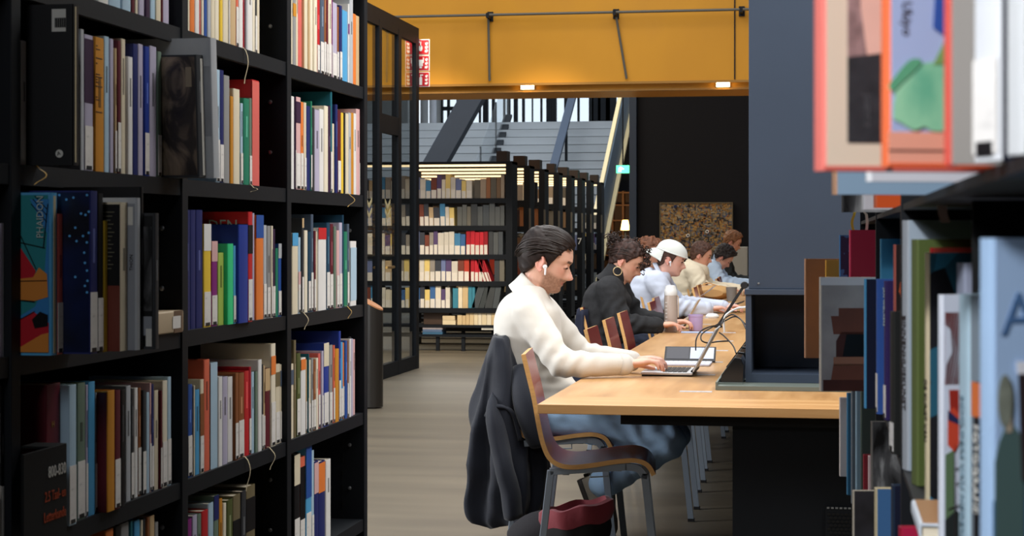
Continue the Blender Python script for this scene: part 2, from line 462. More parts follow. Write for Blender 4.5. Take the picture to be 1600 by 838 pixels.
MB().lathe([(.16, 0), (.03, .03), (.02, lp.z - .101)], (lp.x, lp.y, 0), 12).build('base', M_dark, lt, smooth='auto')
pl = bpy.data.lights.new('lamp_light', 'POINT'); pl.energy = 60; pl.color = (1, .75, .42); pl.shadow_soft_size = .15
plo = bpy.data.objects.new('lamp_light', pl); COL.objects.link(plo); plo.location = (lp.x, lp.y - .35, lp.z + .1)
# ceiling over the passage below the stair
struct(MB().box(-4.6, -2.4, 38.0, 38.2, 0, 3.55).build('wall_passage', M_wdark))

# glass wall on the left
XG = -3.96; YG1 = 17.3; ZG = 3.36
def yg(px): return Y_at(XG, px)
gw = bpy.data.objects.new('wall_glass', None); COL.objects.link(gw); gw.location = (XG, 14, 0); struct(gw)
y0g = 9.5
MB().box(XG - .05, XG + .01, y0g, YG1, ZG - .16, ZG).build('top_rail', M_dark, gw)
MB().box(XG - .05, XG + .01, y0g, YG1, 0, .13).build('bottom_rail', M_dark, gw)
posts = [(yg(648.5), YG1), (yg(621), yg(625.5)), (yg(591), yg(595)), (yg(560), yg(567)), (yg(520), yg(528)), (yg(480), yg(488))]
for a, b in posts: MB().box(XG - .055, XG + .012, a, b, .0, ZG - .1).build('mullion', M_dark, gw)
MB().box(XG - .035, XG + .01, yg(595), yg(621), 2.25, 2.42).build('transom', M_dark, gw)
edges = [posts[0][0], posts[1][1], posts[1][0], posts[2][1], posts[2][0], posts[3][1], posts[3][0], posts[4][1], posts[4][0], posts[5][1]]
for i in range(0, 10, 2): MB().box(XG - .015, XG - .009, edges[i + 1], edges[i], .13, ZG - .16).build('pane', M_tint, gw)
M_gold = mat('sticker_beige', (196, 182, 140), rough=.6)
for px in (578, 607):
    yy = yg(px)
    for k in range(2):
        z = 1.55 - k * .09
        MB().prism([(yy - .10, z + .06), (yy, z), (yy + .1, z + .06), (yy + .1, z + .1), (yy, z + .04), (yy - .1, z + .1)], XG - .008, XG - .006, 'x').build('chevron_sticker', M_gold, gw)
yy = yg(600)
MB().tube([(XG + .05, yy - .1, 1.02), (XG + .05, yy + .18, 1.02)], .012, 8).build('door_handle', mat('brass', (200, 160, 90), rough=.3, metal=.9), gw)

# three fire safety signs projecting from the end post
M_red = mat('sign_red', (190, 24, 34), rough=.45)
M_wht = mat('sign_paint_white', (235, 232, 228), rough=.5)
for k, (py0, py1) in enumerate(((62, 86), (87, 111), (113, 136))):
    ys = YG1 + .03
    x0, x1 = X_at(ys, 652), X_at(ys, 671.5); z1, z0 = Z_at(x0, ys, py0), Z_at(x0, ys, py1)
    lab = ['red fire alarm button sign, topmost of three on the glass wall post', 'red fire hose reel sign, middle of three on the glass wall post', 'red fire extinguisher sign, lowest of three on the glass wall post'][k]
    s = thing('fire_sign', ((x0 + x1) / 2, ys, z0), lab, 'sign')
    MB().box(x0, x1, ys - .012, ys, z0, z1).build('panel', M_wht, s)
    e = .006
    MB().box(x0 + e, x1 - e, ys - .015, ys - .012, z0 + e, z1 - e).build('red_field', M_red, s)
    w_, h_ = x1 - x0, z1 - z0
    def q(u, v): return (x0 + u * w_, z0 + v * h_)
    pk = MB()
    def blobp(poly): pk.prism([q(u, v) for u, v in poly], ys - .018, ys - .015, 'y')
    if k == 0:
        blobp([(.30 + .15 * math.cos(a * PI / 6), .42 + .2 * math.sin(a * PI / 6)) for a in range(12)])
        blobp([(.26, .5), (.34, .5), (.34, .86), (.26, .86)]); blobp([(.14, .78), (.22, .78), (.22, .9), (.14, .9)])
    elif k == 1:
        blobp([(.12, .3), (.48, .3), (.48, .72), (.12, .72)]); blobp([(.2, .16), (.4, .16), (.4, .28), (.2, .28)]); blobp([(.48, .5), (.56, .5), (.56, .86), (.48, .86)])
    else:
        blobp([(.2, .12), (.42, .12), (.42, .62), (.31, .72), (.2, .62)]); blobp([(.25, .72), (.5, .76), (.5, .84), (.25, .84)])
    for r in range(3):
        v = .16 + r * .24
        blobp([(.62 + .03 * r, v), (.80, v - .02), (.88, v + .1), (.80, v + .2), (.74, v + .1), (.66, v + .16)])
    pk.build('pictogram', M_wht, s)

# waste bin with a slanted copper lid
bx, by = XYw(581, 13.6)
bn = thing('waste_bin', (bx, by, 0), 'tall black round bin with slanted copper top at the bookcase end', 'bin')
rb = .085; zt = Z_at(bx, by, 476)
ring0 = [Vector((bx + rb * math.cos(a * PI / 12), by + rb * math.sin(a * PI / 12), .01)) for a in range(24)]
ring1 = [Vector((p.x, p.y, zt - (p.x - bx) * .55)) for p in ring0]
MB().loft([ring0, ring1]).build('body', mat('bin_black', (38, 34, 30), rough=.35, spec=.5), bn, smooth='auto')
ring2 = [p + Vector((0, 0, .012)) for p in ring1]
MB().loft([[p + Vector((0, 0, .001)) for p in ring1], ring2]).build('lid', mat('copper', (214, 150, 104), rough=.35, metal=.35), bn, smooth='auto')

# ---------------------------------------------------------------- far bookcases with lit tops, one behind the other
M_led = mat('warm_led', (255, 240, 214), emit=(255, 222, 168), estr=1.5)
far_pos = [(20.2, 800.5), (21.4, 828), (22.5, 851), (23.7, 873.5), (24.9, 893), (26.0, 909.7), (27.0, 923.5), (28.0, 940)]
FZ = [0.30, 0.49, 0.795, 1.098, 1.425, 1.735]
ords = ['nearest', 'second', 'third', 'fourth', 'fifth', 'sixth', 'seventh', 'farthest']
fb = {'v': [], 'f': [], 'c': []}
def far_book(x0, x1, y0, y1, z0, z1, col, lean=0.0):
    o = len(fb['v'])
    for x in (x0, x1):
        for y in (y0, y1):
            for z in (z0, z1): fb['v'].append((x + lean * (z - z0), y, z))
    for f in [(0, 1, 3, 2), (4, 6, 7, 5), (0, 4, 5, 1), (2, 3, 7, 6), (0, 2, 6, 4), (1, 5, 7, 3)]:
        fb['f'].append([i + o for i in f]); fb['c'].append(col)
rf = random.Random(11)
C1 = [(225, 212, 190), (110, 120, 160), (60, 100, 150), (215, 205, 190), (120, 60, 44), (190, 60, 40), (230, 200, 120), (60, 62, 70), (150, 140, 130), (70, 130, 170), (90, 70, 110), (200, 170, 130)]
Cg = [(84, 86, 86), (100, 100, 96), (70, 74, 78), (110, 104, 92), (60, 62, 64)]
Cb = [(150, 130, 108), (120, 92, 66), (140, 120, 100), (96, 88, 76), (160, 140, 120), (150, 96, 60)]
Cr = [(176, 20, 34), (196, 30, 44), (150, 16, 28)]
Cc = [(226, 206, 168), (214, 186, 140), (232, 216, 186), (206, 176, 130)]
def fill(x0, x1, yf, z, h0, h1, cols, t0=.045, t1=.075, label=True, lean=0.0, dep=.24):
    x = x0
    while x < x1 - .02:
        t = rf.uniform(t0, t1); t = min(t, x1 - x); h = rf.uniform(h0, h1); c = rf.choice(cols)
        far_book(x, x + t - .004, yf, yf + dep, z, z + h, c, lean)
        if label: far_book(x + .004, x + t - .008, yf - .003, yf, z, z + h * .42, (228, 218, 205), lean)
        x += t
for i, (w, px) in enumerate(far_pos):
    xr_, yr_ = XYw(px, w)
    xl_ = X_at(yr_, 540 if i == 0 else 640)
    D = .34
    bc = thing('steel_bookcase', ((xl_ + xr_) / 2, yr_, 0), ('%s of the black steel bookcases with warm lit tops, standing before the stair' % ords[i]), 'bookcase', 'lit steel bookcases in a row')
    for z in FZ: MB().box(xl_, xr_ - .04, yr_, yr_ + D, z - (.055 if z > .4 else .03), z).build('shelf', M_dark, bc)
    MB().box(xl_, xr_, yr_, yr_ + D, 2.12, 2.15).build('top_board', M_dark, bc)
    MB().box(xl_ + .05, xr_ - .05, yr_ + .02, yr_ + .07, 2.096, 2.118).build('light_strip', M_led, bc)
    MB().box(xl_, xr_, yr_ + .0, yr_ + D, .16, .19).build('base_board', M_dark, bc)
    MB().box(xr_ - .075, xr_, yr_ - .005, yr_ + D, .0 if i else .16, 2.15).build('end_panel', M_dark, bc)
    if i: MB().box(xr_ - .011, xr_ + .012, yr_ - .012, yr_ + .02, 1.36, 1.64).build('label_holder', M_pipe, bc)
    xs = [xl_ + .04] + [X_at(yr_, p) for p in ((645, 683, 712, 742) if i == 0 else ())]
    for x in xs[:1]: MB().box(x - .03, x + .03, yr_ - .005, yr_ + D, 0, 2.15).build('end_panel', M_dark, bc)
    for x in [X_at(yr_, p) for p in (683, 723, 770)]:
        MB().box(x - .02, x + .02, yr_ + .02, yr_ + .06, 0, .16).build('leg', M_dark, bc)
    sbz = 2.15
    MB().box(xr_ - .19 + rf.uniform(-.03, .03), xr_ - .07, yr_ + .05, yr_ + .25, sbz, sbz + .12).build('sign_block', mat('dark_brown', (52, 40, 34), rough=.6), bc)
    # books
    def fx(p): return X_at(yr_, p)
    yb = yr_ + .02
    if i == 0:
        fill(fx(545), fx(739), yb, FZ[5], .20, .27, C1)
        fill(fx(741), fx(788), yb, FZ[5], .21, .27, Cb, label=False)
        fill(fx(545), fx(710), yb, FZ[4], .20, .26, C1, lean=-.03)
        fill(fx(714), fx(788), yb, FZ[4], .21, .26, Cg, label=False)
        fill(fx(545), fx(727), yb, FZ[3], .22, .27, C1)
        fill(fx(728), fx(762), yb, FZ[3], .25, .27, Cr, .045, .055)
        fill(fx(763), fx(788), yb, FZ[3], .25, .265, Cg, label=False)
        fill(fx(545), fx(735), yb, FZ[2], .22, .27, C1)
        fill(fx(735), fx(754), yb, FZ[2], .24, .26, Cr, .04, .06)
        fill(fx(755), fx(768), yb, FZ[2], .24, .25, Cr, .035, .04, lean=-.35)
        fill(fx(772), fx(788), yb, FZ[2], .23, .25, Cg, label=False)
        fill(fx(545), fx(704), yb, FZ[1], .20, .25, C1)
        fill(fx(707), fx(742), yb, FZ[1], .22, .26, Cc + [(60, 130, 150)], label=False)
        fill(fx(736), fx(756), yb, FZ[1] + .002, .24, .25, [(70, 74, 76), (60, 64, 64)], .07, .09, False, lean=.32)
        fill(fx(757), fx(778), yb, FZ[1] + .002, .24, .26, [(76, 80, 82), (64, 66, 66)], .06, .09, False, lean=.16)
        fill(fx(714), fx(788), yb, FZ[0], .10, .16, Cc, .04, .06, False)
        far_book(fx(691), fx(711), yb, yb + .2, FZ[0], FZ[0] + .05, (226, 206, 168)); far_book(fx(691), fx(710), yb, yb + .2, FZ[0] + .052, FZ[0] + .1, (214, 190, 150))
        for k, c in enumerate([(60, 100, 130), (90, 110, 140), (170, 160, 160), (150, 50, 50)]):
            far_book(fx(660), fx(691 - k % 2), yb - .01, yb + .2, .19 + k * .028, .216 + k * .028, c)
        far_book(fx(752), fx(770), yb - .01, yb + .2, .245, .29, (220, 215, 200))
        far_book(fx(660), fx(700), yb + .05, yb + .2, FZ[0], FZ[0] + .14, (70, 52, 40))
    else:
        for z in FZ[1:]:
            hcol = rf.choice([C1, Cg, Cb, Cb, Cc])
            x = fx(660)
            while x < xr_ - .2:
                L_ = rf.uniform(.3, .9); e_ = min(x + L_, xr_ - .08)
                if rf.random() < .62: fill(x, e_, yb, z, .19, .26, hcol, label=rf.random() < .4)
                x = e_ + rf.uniform(.1, .5)
    if i == 5:
        p7 = P(893, 382, w - .05)
        lettering('7', .13, (xr_ - .07, yr_ - .008, 1.19), (1, 0, 0), (0, 0, 1), M_wht, bc, name='number')
me = bpy.data.meshes.new('books')
me.from_pydata(fb['v'], [], fb['f'])
ca = me.color_attributes.new('Col', 'FLOAT_COLOR', 'CORNER')
buf = []
for f, c in zip(fb['f'], fb['c']):
    lc = lin(c)
    for _ in f: buf += lc
ca.data.foreach_set('color', buf)
fo = put('books', me, mat('far_book', attr='Col', rough=.6, var=.08, vscale=9))
tag(fo, 'small coloured book spines filling the distant lit steel bookcases', 'books', kind='stuff')

# art panel and grey block by the black wall
xa0, xa1 = X_at(YW - .06, 1032), X_at(YW - .06, 1143.5); za1, za0 = Z_at(xa0, YW - .06, 318), Z_at(xa0, YW - .06, 400)
M_art = ramp_mat('collage', [(0.0, (150, 116, 72)), (0.22, (110, 104, 96)), (0.4, (176, 138, 84)), (0.5, (136, 124, 102)), (0.62, (90, 96, 112)), (0.75, (160, 142, 114)), (0.9, (180, 146, 88)), (1.0, (120, 104, 84))], scale=34, rough=.8, kind='voronoi', const=True, stretch=(1, 1, 1.6))
ar = thing('art_panel', ((xa0 + xa1) / 2, YW - .03, za0), 'brown and ochre collage panel hanging on the black wall', 'artwork')
MB().box(xa0, xa1, YW - .05, YW - .002, za0, za1).build('board', M_art, ar)
fr = MB()
for a in ((xa0 - .012, xa0, za0, za1), (xa1, xa1 + .012, za0, za1), (xa0 - .012, xa1 + .012, za1, za1 + .012), (xa0 - .012, xa1 + .012, za0 - .012, za0)):
    fr.box(a[0], a[1], YW - .06, YW - .002, a[2], a[3])
fr.build('frame', mat('thin_frame', (110, 100, 80)), ar)
ra = random.Random(5)
fg = MB()
for k in range(520):
    x, z = ra.uniform(xa0 + .02, xa1 - .02), ra.uniform(za0 + .02, za1 - .02)
    fg.cur = ra.choice([0, 0, 1, 1, 2, 3, 4])
    fg.obox((x, YW - .053, z), (ra.uniform(.006, .016), .006, ra.uniform(.02, .06)), Matrix.Rotation(ra.choice([0, 1.57, ra.uniform(-1, 1)]), 3, 'Y'))
o = fg.build('collage_fragments', [mat('c_ochre', (182, 142, 84)), mat('c_dark', (60, 58, 58)), mat('c_grey', (164, 156, 140)), mat('c_blue', (86, 96, 122)), mat('c_rust', (166, 104, 62))], ar); o['kind'] = 'stuff'
xd = X_at(YW - .06, 1055.6)
MB().lathe([(.022, 0), (.022, .01)], (xd, YW - .062, Z_at(xd, YW, 323)), 14, Matrix.Rotation(PI / 2, 3, 'X')).build('blue_disc', mat('c_navy', (34, 44, 80)), ar)
for px, py in ((1075, 368), (1105, 362)):
    xd = X_at(YW - .06, px)
    MB().lathe([(.024, 0), (.024, .008)], (xd, YW - .062, Z_at(xd, YW, py)), 14, Matrix.Rotation(PI / 2, 3, 'X')).build('white_ring', M_wht, ar)
    MB().lathe([(.012, 0), (.012, .01)], (xd, YW - .064, Z_at(xd, YW, py)), 12, Matrix.Rotation(PI / 2, 3, 'X')).build('ring_hole', mat('c_dark'), ar)
xw0_, yw0_ = XYw(1143, 23.3); xw1_, _ = XYw(1168, 23.3)
tag(MB().box(xw0_, xw1_, yw0_, yw0_ + .3, 0, Z_at(xw0_, yw0_, 386)).build('display_block', mat('pale_grey', (170, 168, 160), rough=.8, var=.06, vscale=4), base=((xw0_ + xw1_) / 2, yw0_, 0), bevel=.006), 'plain pale grey block standing at the foot of the black wall', 'block')
# ================================================================ books
PAL = dict(white=(232, 230, 228), cream=(226, 214, 188), ivory=(236, 226, 204), lavender=(186, 180, 204), grey=(150, 150, 150), silver=(182, 186, 192), navy=(36, 44, 104),
           blue=(44, 84, 160), cobalt=(36, 60, 150), sky=(84, 164, 214), pale_blue=(176, 204, 224), slate=(78, 92, 112), teal=(34, 106, 122), green=(42, 128, 100),
           olive=(84, 92, 50), sage=(112, 132, 116), mint=(62, 214, 140), lime=(174, 200, 92), yellow=(238, 200, 66), ochre=(206, 140, 46), orange=(232, 128, 58),
           brown=(142, 86, 50), tan=(206, 176, 134), red=(196, 40, 44), crimson=(170, 24, 44), salmon=(222, 108, 100), coral=(224, 110, 84), pink=(222, 178, 178),
           maroon=(98, 30, 42), purple=(136, 40, 124), plum=(60, 36, 66), black=(14, 14, 17), charcoal=(54, 56, 60), petrol=(28, 66, 92), khaki=(120, 108, 80))
M_cover = mat('book_cover', use_obj=True, rough=0.5, spec=0.25, var=0.05, vscale=14)
M_page = mat('page_edges', (226, 214, 190), rough=0.9, var=0.08, vscale=30, stretch=(1, 20, 1))
def label_mat():
    m = ramp_mat('spine_label', [(0.0, (120, 118, 120)), (0.34, (226, 222, 218)), (1.0, (236, 232, 228))], scale=46, stretch=(0.6, 0.6, 1.6), rough=0.6, detail=1)
    return m
M_label = label_mat()
M_tape = mat('black_tape', (26, 24, 26), rough=.5)
M_ribbon = mat('ribbon_cream', (206, 190, 150), rough=.6, sheen=.3)
M_ribbon_y = mat('ribbon_yellow', (206, 164, 60), rough=.6, sheen=.3)

def book_mesh(t, H, D, c=0.0022):
    mb = MB()
    n = 4; r = min(t * 0.28, 0.004)
    outer = [(-D, 0.0)] + [(-r + r * math.sin(a), r - r * math.cos(a)) for a in [PI / 2 * i / n for i in range(n + 1)]] + \
            [(-r + r * math.cos(a), t - r + r * math.sin(a)) for a in [PI / 2 * i / n for i in range(n + 1)]] + [(-D, t)]
    c = min(c, t * .2)
    inner = [(-D, t - c), (-c, t - c), (-c, c), (-D, c)]
    mb.prism(outer + inner, 0.0, H)
    return mb
def make_book(t, H, D, col, label=0.0, panel=None, name='book', tape=True, pages=True, side=0):
    me = book_mesh(t, H, D).mesh(name)
    # concave caps: rebuild as clean n-gons handled by Blender's tessellation
    o = put(name, me, M_cover, None, 'auto')
    o.color = lin(col)
    c = min(.0022, t * .2)
    if pages:
        ov = 0.003 if t > .014 else 0.0006
        pg = MB().box(-D + ov, -c - .0002, c + .0001, t - c - .0001, ov, H - ov).build('page_block', M_page, o)
    if label > 0:
        lb = MB().box(-.0002, .0007, t * .06, t * .94, .004, H * label).build('spine_label', M_label, o)
        if tape and t > .009: MB().box(.0003, .0012, t * .2, t * .8, .003, .011).build('black_tape', M_tape, o)
    if panel:
        z0, z1, pc = panel
        p = MB().box(-.0002, .0005, t * .0, t * 1.0, H * z0, H * z1).build('title_panel', M_cover, o); p.color = lin(pc)
    return o
def ribbon(book, p0, pts, material, w=.005):
    mb = MB(); pts = [Vector(p) for p in pts]
    vs = []; fs = []
    for i, p in enumerate(pts):
        vs += [p + Vector((0, -w / 2, 0)), p + Vector((0, w / 2, 0)), p + Vector((.0006, w / 2, 0)), p + Vector((.0006, -w / 2, 0))]
    for i in range(len(pts) - 1):
        a, b = i * 4, i * 4 + 4
        for j in range(4): fs.append((a + j, a + (j + 1) % 4, b + (j + 1) % 4, b + j))
    fs += [(0, 1, 2, 3), tuple(len(vs) - 4 + j for j in range(4))]
    mb.add(vs, fs); return mb.build('ribbon_bookmark', material, book)

# ================================================================ left bookcase
XF = -1.47; XBK = -1.79
SZ = [1.784, 1.434, 1.080, 0.730, 0.385]
ST_ = .034
DIV = [Y_at(XF, 22), Y_at(XF, 287), Y_at(XF, 450), Y_at(XF, 570)]
lc_ = thing('bookcase', (XF - .15, 4.2, 0), 'tall black steel bookcase packed with colourful books along the aisle', 'bookcase')
y_near = 1.9
ends = [y_near] + DIV
for j in range(4):
    a, b = ends[j] + .02, ends[j + 1] - .02
    for z in SZ + [2.134, .06]:
        MB().box(XBK, XF, a, b, z - .012, z).build('shelf', M_dark, lc_)
        MB().box(XF - .012, XF, a, b, z - ST_ - .004, z - .012).build('shelf_lip', M_dark, lc_)
    MB().box(XBK - .012, XBK - .001, a - .02, b + .02, .0, 2.3).build('back_panel', M_black, lc_)
for y in ends:
    MB().box(XBK, XF + .004, y - .02, y + .02, 0, 2.32).build('upright', M_dark, lc_, bevel=.002)
    sl = MB()
    for i in range(44):
        sl.box(XF - .072, XF - .066, y - .0212, y - .0198, .12 + i * .05, .145 + i * .05)
    o = sl.build('slot_row', M_black, lc_); o['kind'] = 'stuff'
    for z in SZ:
        for dz in (.10, .24):
            MB().lathe([(.006, 0), (.006, .003), (.003, .004)], (XF - .045, y - .020, z + dz), 10, Matrix.Rotation(PI / 2, 3, 'X')).build('bolt', mat('bolt_zinc', (150, 152, 156), rough=.35, metal=.8), lc_)

ORD = ['first', 'second', 'third', 'fourth', 'fifth', 'sixth', 'seventh', 'eighth', 'ninth', 'tenth', 'eleventh', 'twelfth', 'thirteenth', 'fourteenth', 'fifteenth', 'sixteenth',
       'seventeenth', 'eighteenth', 'nineteenth', 'twentieth', 'twenty-first', 'twenty-second', 'twenty-third', 'twenty-fourth', 'twenty-fifth', 'twenty-sixth', 'twenty-seventh', 'twenty-eighth', 'twenty-ninth', 'thirtieth']
ROWN = ['top', 'second', 'third', 'fourth', 'lowest']
BAYN = ['front edge', 'near', 'middle', 'far']
rb_ = random.Random(21)
BOOKS = {}
XD = -1.478
def cname(c): return c.replace('_', ' ')
def row(r, b, specs, labelp=0.6, lab=.36):
    z = SZ[r]; Yc = ends[b] + .022; Xp = XD; out = []
    n = len(specs)
    for i, s in enumerate(specs):
        xn, xf, yt, cn = s[:4]; o_ = s[4] if len(s) > 4 else ''
        kw = s[5] if len(s) > 5 else {}
        if 'c' in o_: X = Xp; Y1 = Yc
        elif 'p' in o_: X = X_at(Yc, xn); Y1 = Yc
        else:
            X = XD + rb_.uniform(-.004, .003); Y1 = Y_at(X, xn)
            if Y1 < Yc: Y1 = Yc
        Y2 = Y_at(X, xf)
        if Y2 < Y1 + .004: Y2 = Y1 + .006
        lim = ends[b + 1] - .021
        if Y2 > lim: Y2 = lim
        if Y1 > lim - .003: Y1 = lim - .006
        t = Y2 - Y1 - .0008
        zt = Z_at(X, Y1, yt); maxh = .334
        H = min(max(zt - z, .12), maxh)
        if yt < -5: H = rb_.uniform(.225, .285)
        D = kw.get('D', min(.29, max(.15, H * rb_.uniform(.68, .8))) if X < -1.44 else .26)
        D = min(D, X - XBK - .004)
        lb = 0.0
        if 'L' in o_: lb = lab + rb_.uniform(-.03, .03)
        elif 'n' not in o_ and rb_.random() < labelp: lb = lab + rb_.uniform(-.05, .03)
        bk = make_book(t, H, D, PAL[cn], lb, kw.get('panel'))
        if t > .0065 and not kw.get('panel') and rb_.random() < .55:
            c0 = PAL[cn]; dark = sum(c0) > 330
            za = rb_.uniform(.48, .60); zb_ = za + rb_.uniform(.12, .32)
            tp = MB().box(-.0002, .0005, t * .36, t * .62, H * za, H * min(zb_, .93)).build('title_strip', M_cover, bk)
            tp.color = lin(tuple(c * (.62 if dark else 1) + (0 if dark else 60) for c in c0))
        bk.location = (X, Y1, z)
        Xp = X; Yc = Y2; out.append((bk, t, H))
        prv = specs[i - 1][3] if i else None; nxt = specs[i + 1][3] if i + 1 < n else None
        size = 'thin ' if t < .011 else ('thick ' if t > .034 else '')
        where = ('between %s and %s' % (cname(prv), cname(nxt))) if prv and nxt and prv != nxt else ('amid %s ones' % cname(prv) if prv and nxt else ('beside the %s one' % cname(prv or nxt)))
        lbt = kw.get('label') or '%s%s book %s, %s along %s shelf, left bookcase %s bay' % (size, cname(cn), where, ORD[i], ROWN[r], BAYN[b])
        if len(lbt.split()) > 16: lbt = lbt.replace(', left bookcase ', ', ')
        tag(bk, lbt, 'book', 'books on the %s shelf of the %s bay' % (ROWN[r], BAYN[b]))
    BOOKS[(r, b)] = out
    return out
T = -40
row(0, 1, [(120, 150, T, 'grey', 'n'), (151, 170, T, 'white', 'n'), (170, 189, T, 'pale_blue', 'n'), (189, 205, T, 'pale_blue', 'n'), (206, 211, T, 'maroon', 'n'), (211, 216, T, 'cream', 'n'), (216, 226, T, 'lavender', 'n'), (226, 235, T, 'plum', 'n'),
           (235, 243, T, 'pale_blue', 'n'), (244, 252, T, 'cream', 'n'), (252, 255, T, 'maroon', 'n'), (255, 264.5, T, 'lavender', 'n')])
row(0, 2, [(286, 291, T, 'red', 'n'), (291, 297, T, 'cream', 'n'), (297, 304.5, T, 'orange', 'n'), (305, 312, T, 'white', 'n'), (312, 313.5, T, 'salmon', 'n'), (313.5, 319, T, 'ivory', 'n'), (319, 324, T, 'blue', 'n'), (324.5, 330, T, 'silver', 'n'), (330, 336, T, 'cream', 'n'),
           (336, 342.6, T, 'ivory', 'n'), (343, 348.5, T, 'yellow', 'n'), (348.5, 357, T, 'cream', 'n'), (357, 360, T, 'white', 'n'), (360, 369, T, 'tan', 'n'), (369, 373, T, 'coral', 'L'), (373, 380, T, 'white', 'n'), (380, 382, T, 'crimson', 'n'),
           (382, 387, T, 'silver', 'n', dict(panel=(.5, 1.0, PAL['navy']))), (387, 395, T, 'white', 'n'), (395, 399, T, 'ivory', 'n', dict(panel=(.55, 1.0, PAL['maroon']))), (399, 402, T, 'charcoal', 'L'), (402, 406, T, 'cream', 'n')])
row(0, 3, [(454, 457.5, T, 'cream', 'n'), (457.5, 463, T, 'grey', 'n', dict(panel=(.62, .78, PAL['ochre']))), (463, 466, T, 'cream', 'n'), (466, 472, T, 'salmon', 'n'), (472, 476, T, 'tan', 'n'), (476, 481, T, 'cream', 'n'), (481, 485, T, 'tan', 'n'), (485, 489, T, 'ivory', 'n'),
           (489, 496, T, 'ivory', 'n'), (496, 500, T, 'red', 'L'), (501, 507, T, 'slate', 'L'), (507, 510, T, 'brown', 'L'), (510, 513.5, T, 'maroon', 'L'), (513.5, 518.5, T, 'ivory', 'L'), (518.5, 520, T, 'purple', 'L'), (520, 527, 3, 'lavender', 'L'), (527, 530, 10, 'brown', 'L'),
           (530, 535, 8, 'navy', 'L'), (535, 543, 15, 'sky', 'n'), (543, 546, 6, 'white', 'n', dict(panel=(.62, .75, PAL['purple']))), (546, 552, -3, 'silver', 'n'), (552, 556.6, 21, 'orange', 'n'), (556.6, 561.6, 24, 'tan', 'n')])
row(1, 1, [(28, 34, 63, 'silver', 'n', dict(label='slim pale outermost book left of the big black book, second shelf near bay')), (34, 42, 63, 'white', 'n', dict(label='slim white book touching the big black book, second shelf')),
           (114, 124, 6, 'black', 'pn', dict(label='large black hardback with white barcode sticker and round emblem')),
           (126, 132, 45, 'silver', ''), (132, 146, 53, 'lavender', 'L', dict(panel=(.5, .97, PAL['plum']))), (147, 163, 57, 'ochre', 'n', dict(label='yellow ochre book with dark vertical lettering on second shelf')), (163, 171, 56, 'pale_blue', 'n'),
           (172, 178, 60, 'lavender', 'n'), (178, 183, 75, 'tan', 'L'), (183, 189.5, 63, 'maroon', 'L'), (189.5, 196.6, 60, 'cream', 'n'), (197, 208, 88, 'white', 'n'), (208, 216, 68, 'navy', 'n'), (216, 224, 68, 'lavender', 'n'), (224, 234, 72, 'cobalt', 'L'),
           (234, 245, 71, 'lavender', 'n'), (245, 253, 80, 'sage', 'L'), (307, 318, 85, 'charcoal', 'pn', dict(label='dark book whose cover shows a shadowed brown portrait, second shelf')),
           (330, 340, 59, 'silver', 'pn', dict(label='large silvery white book behind the dark portrait book, second shelf'))])
row(1, 2, [(338, 344, 108, 'pale_blue', 'L'), (344, 350, 109, 'navy', 'L'), (350, 359, 117, 'grey', 'n'), (359, 365, 150, 'ochre', 'n'), (365, 375, 138, 'cream', 'n'), (375, 380, 161, 'pale_blue', 'L'), (380, 390, 153, 'green', 'n'), (390, 394, 153, 'sage', 'L'), (394, 405, 124, 'red', 'n', dict(panel=(0, .99, PAL['salmon'])))])
row(1, 3, [(455, 460, 150, 'white', 'n'), (460, 463, 151, 'plum', 'L'), (463, 470, 151, 'pink', 'L', dict(panel=(.72, .95, PAL['plum']))), (470, 474.5, 159, 'orange', 'L'), (474.5, 479, 160, 'cream', 'L'), (479, 485, 165, 'navy', 'n'), (485, 488, 158, 'green', 'L'), (488, 492, 168, 'charcoal', 'n'),
           (492, 499.5, 171, 'lavender', 'n'), (499.5, 506, 170, 'white', 'n'), (506, 513, 165, 'ivory', 'n'), (513, 517, 165, 'plum', 'n'), (517, 519.5, 143, 'teal', 'L'), (519.5, 522.5, 193, 'cream', 'n'), (522.5, 528, 163, 'navy', 'n'), (528, 533, 172, 'maroon', 'L'), (533, 537, 176, 'yellow', 'n'),
           (537, 540, 176, 'black', 'n'), (540, 545, 177, 'cream', 'n'), (545, 549, 176, 'silver', 'n'), (549, 553, 176, 'ochre', 'n'), (553, 557, 177, 'white', 'n'), (557, 563, 170, 'pink', 'n'), (563, 567, 170, 'maroon', 'L')], .5, .4)
row(2, 0, [(-40, -28, 352, 'navy', 'n'), (-27, -14, 350, 'grey', 'n'), (-14, -5, 350, 'charcoal', 'n'), (-5, 6, 349, 'lavender', 'n'), (6, 16, 349, 'silver', 'n')])
row(2, 1, [(80, 90, 301, 'sky', 'pn', dict(label='large comic style book with sky blue edges and red cartoon cover')), (90, 99, 334, 'salmon', 'cL'), (141, 153, 298, 'navy', 'pL', dict(label='large midnight blue book with glowing blue dots on its cover')),
           (153, 162, 302, 'black', 'cL', dict(label='slim black book with white spine print beside the midnight blue one')), (164, 169, 345, 'yellow', 'cn'), (188, 200, 316, 'cream', 'pn', dict(label='cream edged book with black and rust red back cover, third shelf')),
           (214, 220, 309, 'silver', 'pn', dict(label='silver book with barcode on its grey cover, third shelf near bay')), (220, 225, 292, 'black', 'cn', dict(label='tall black book standing behind the silver barcode book, third shelf')),
           (242, 249, 333, 'charcoal', 'pn', dict(label='book with black and white photograph cover, third shelf near bay'))])
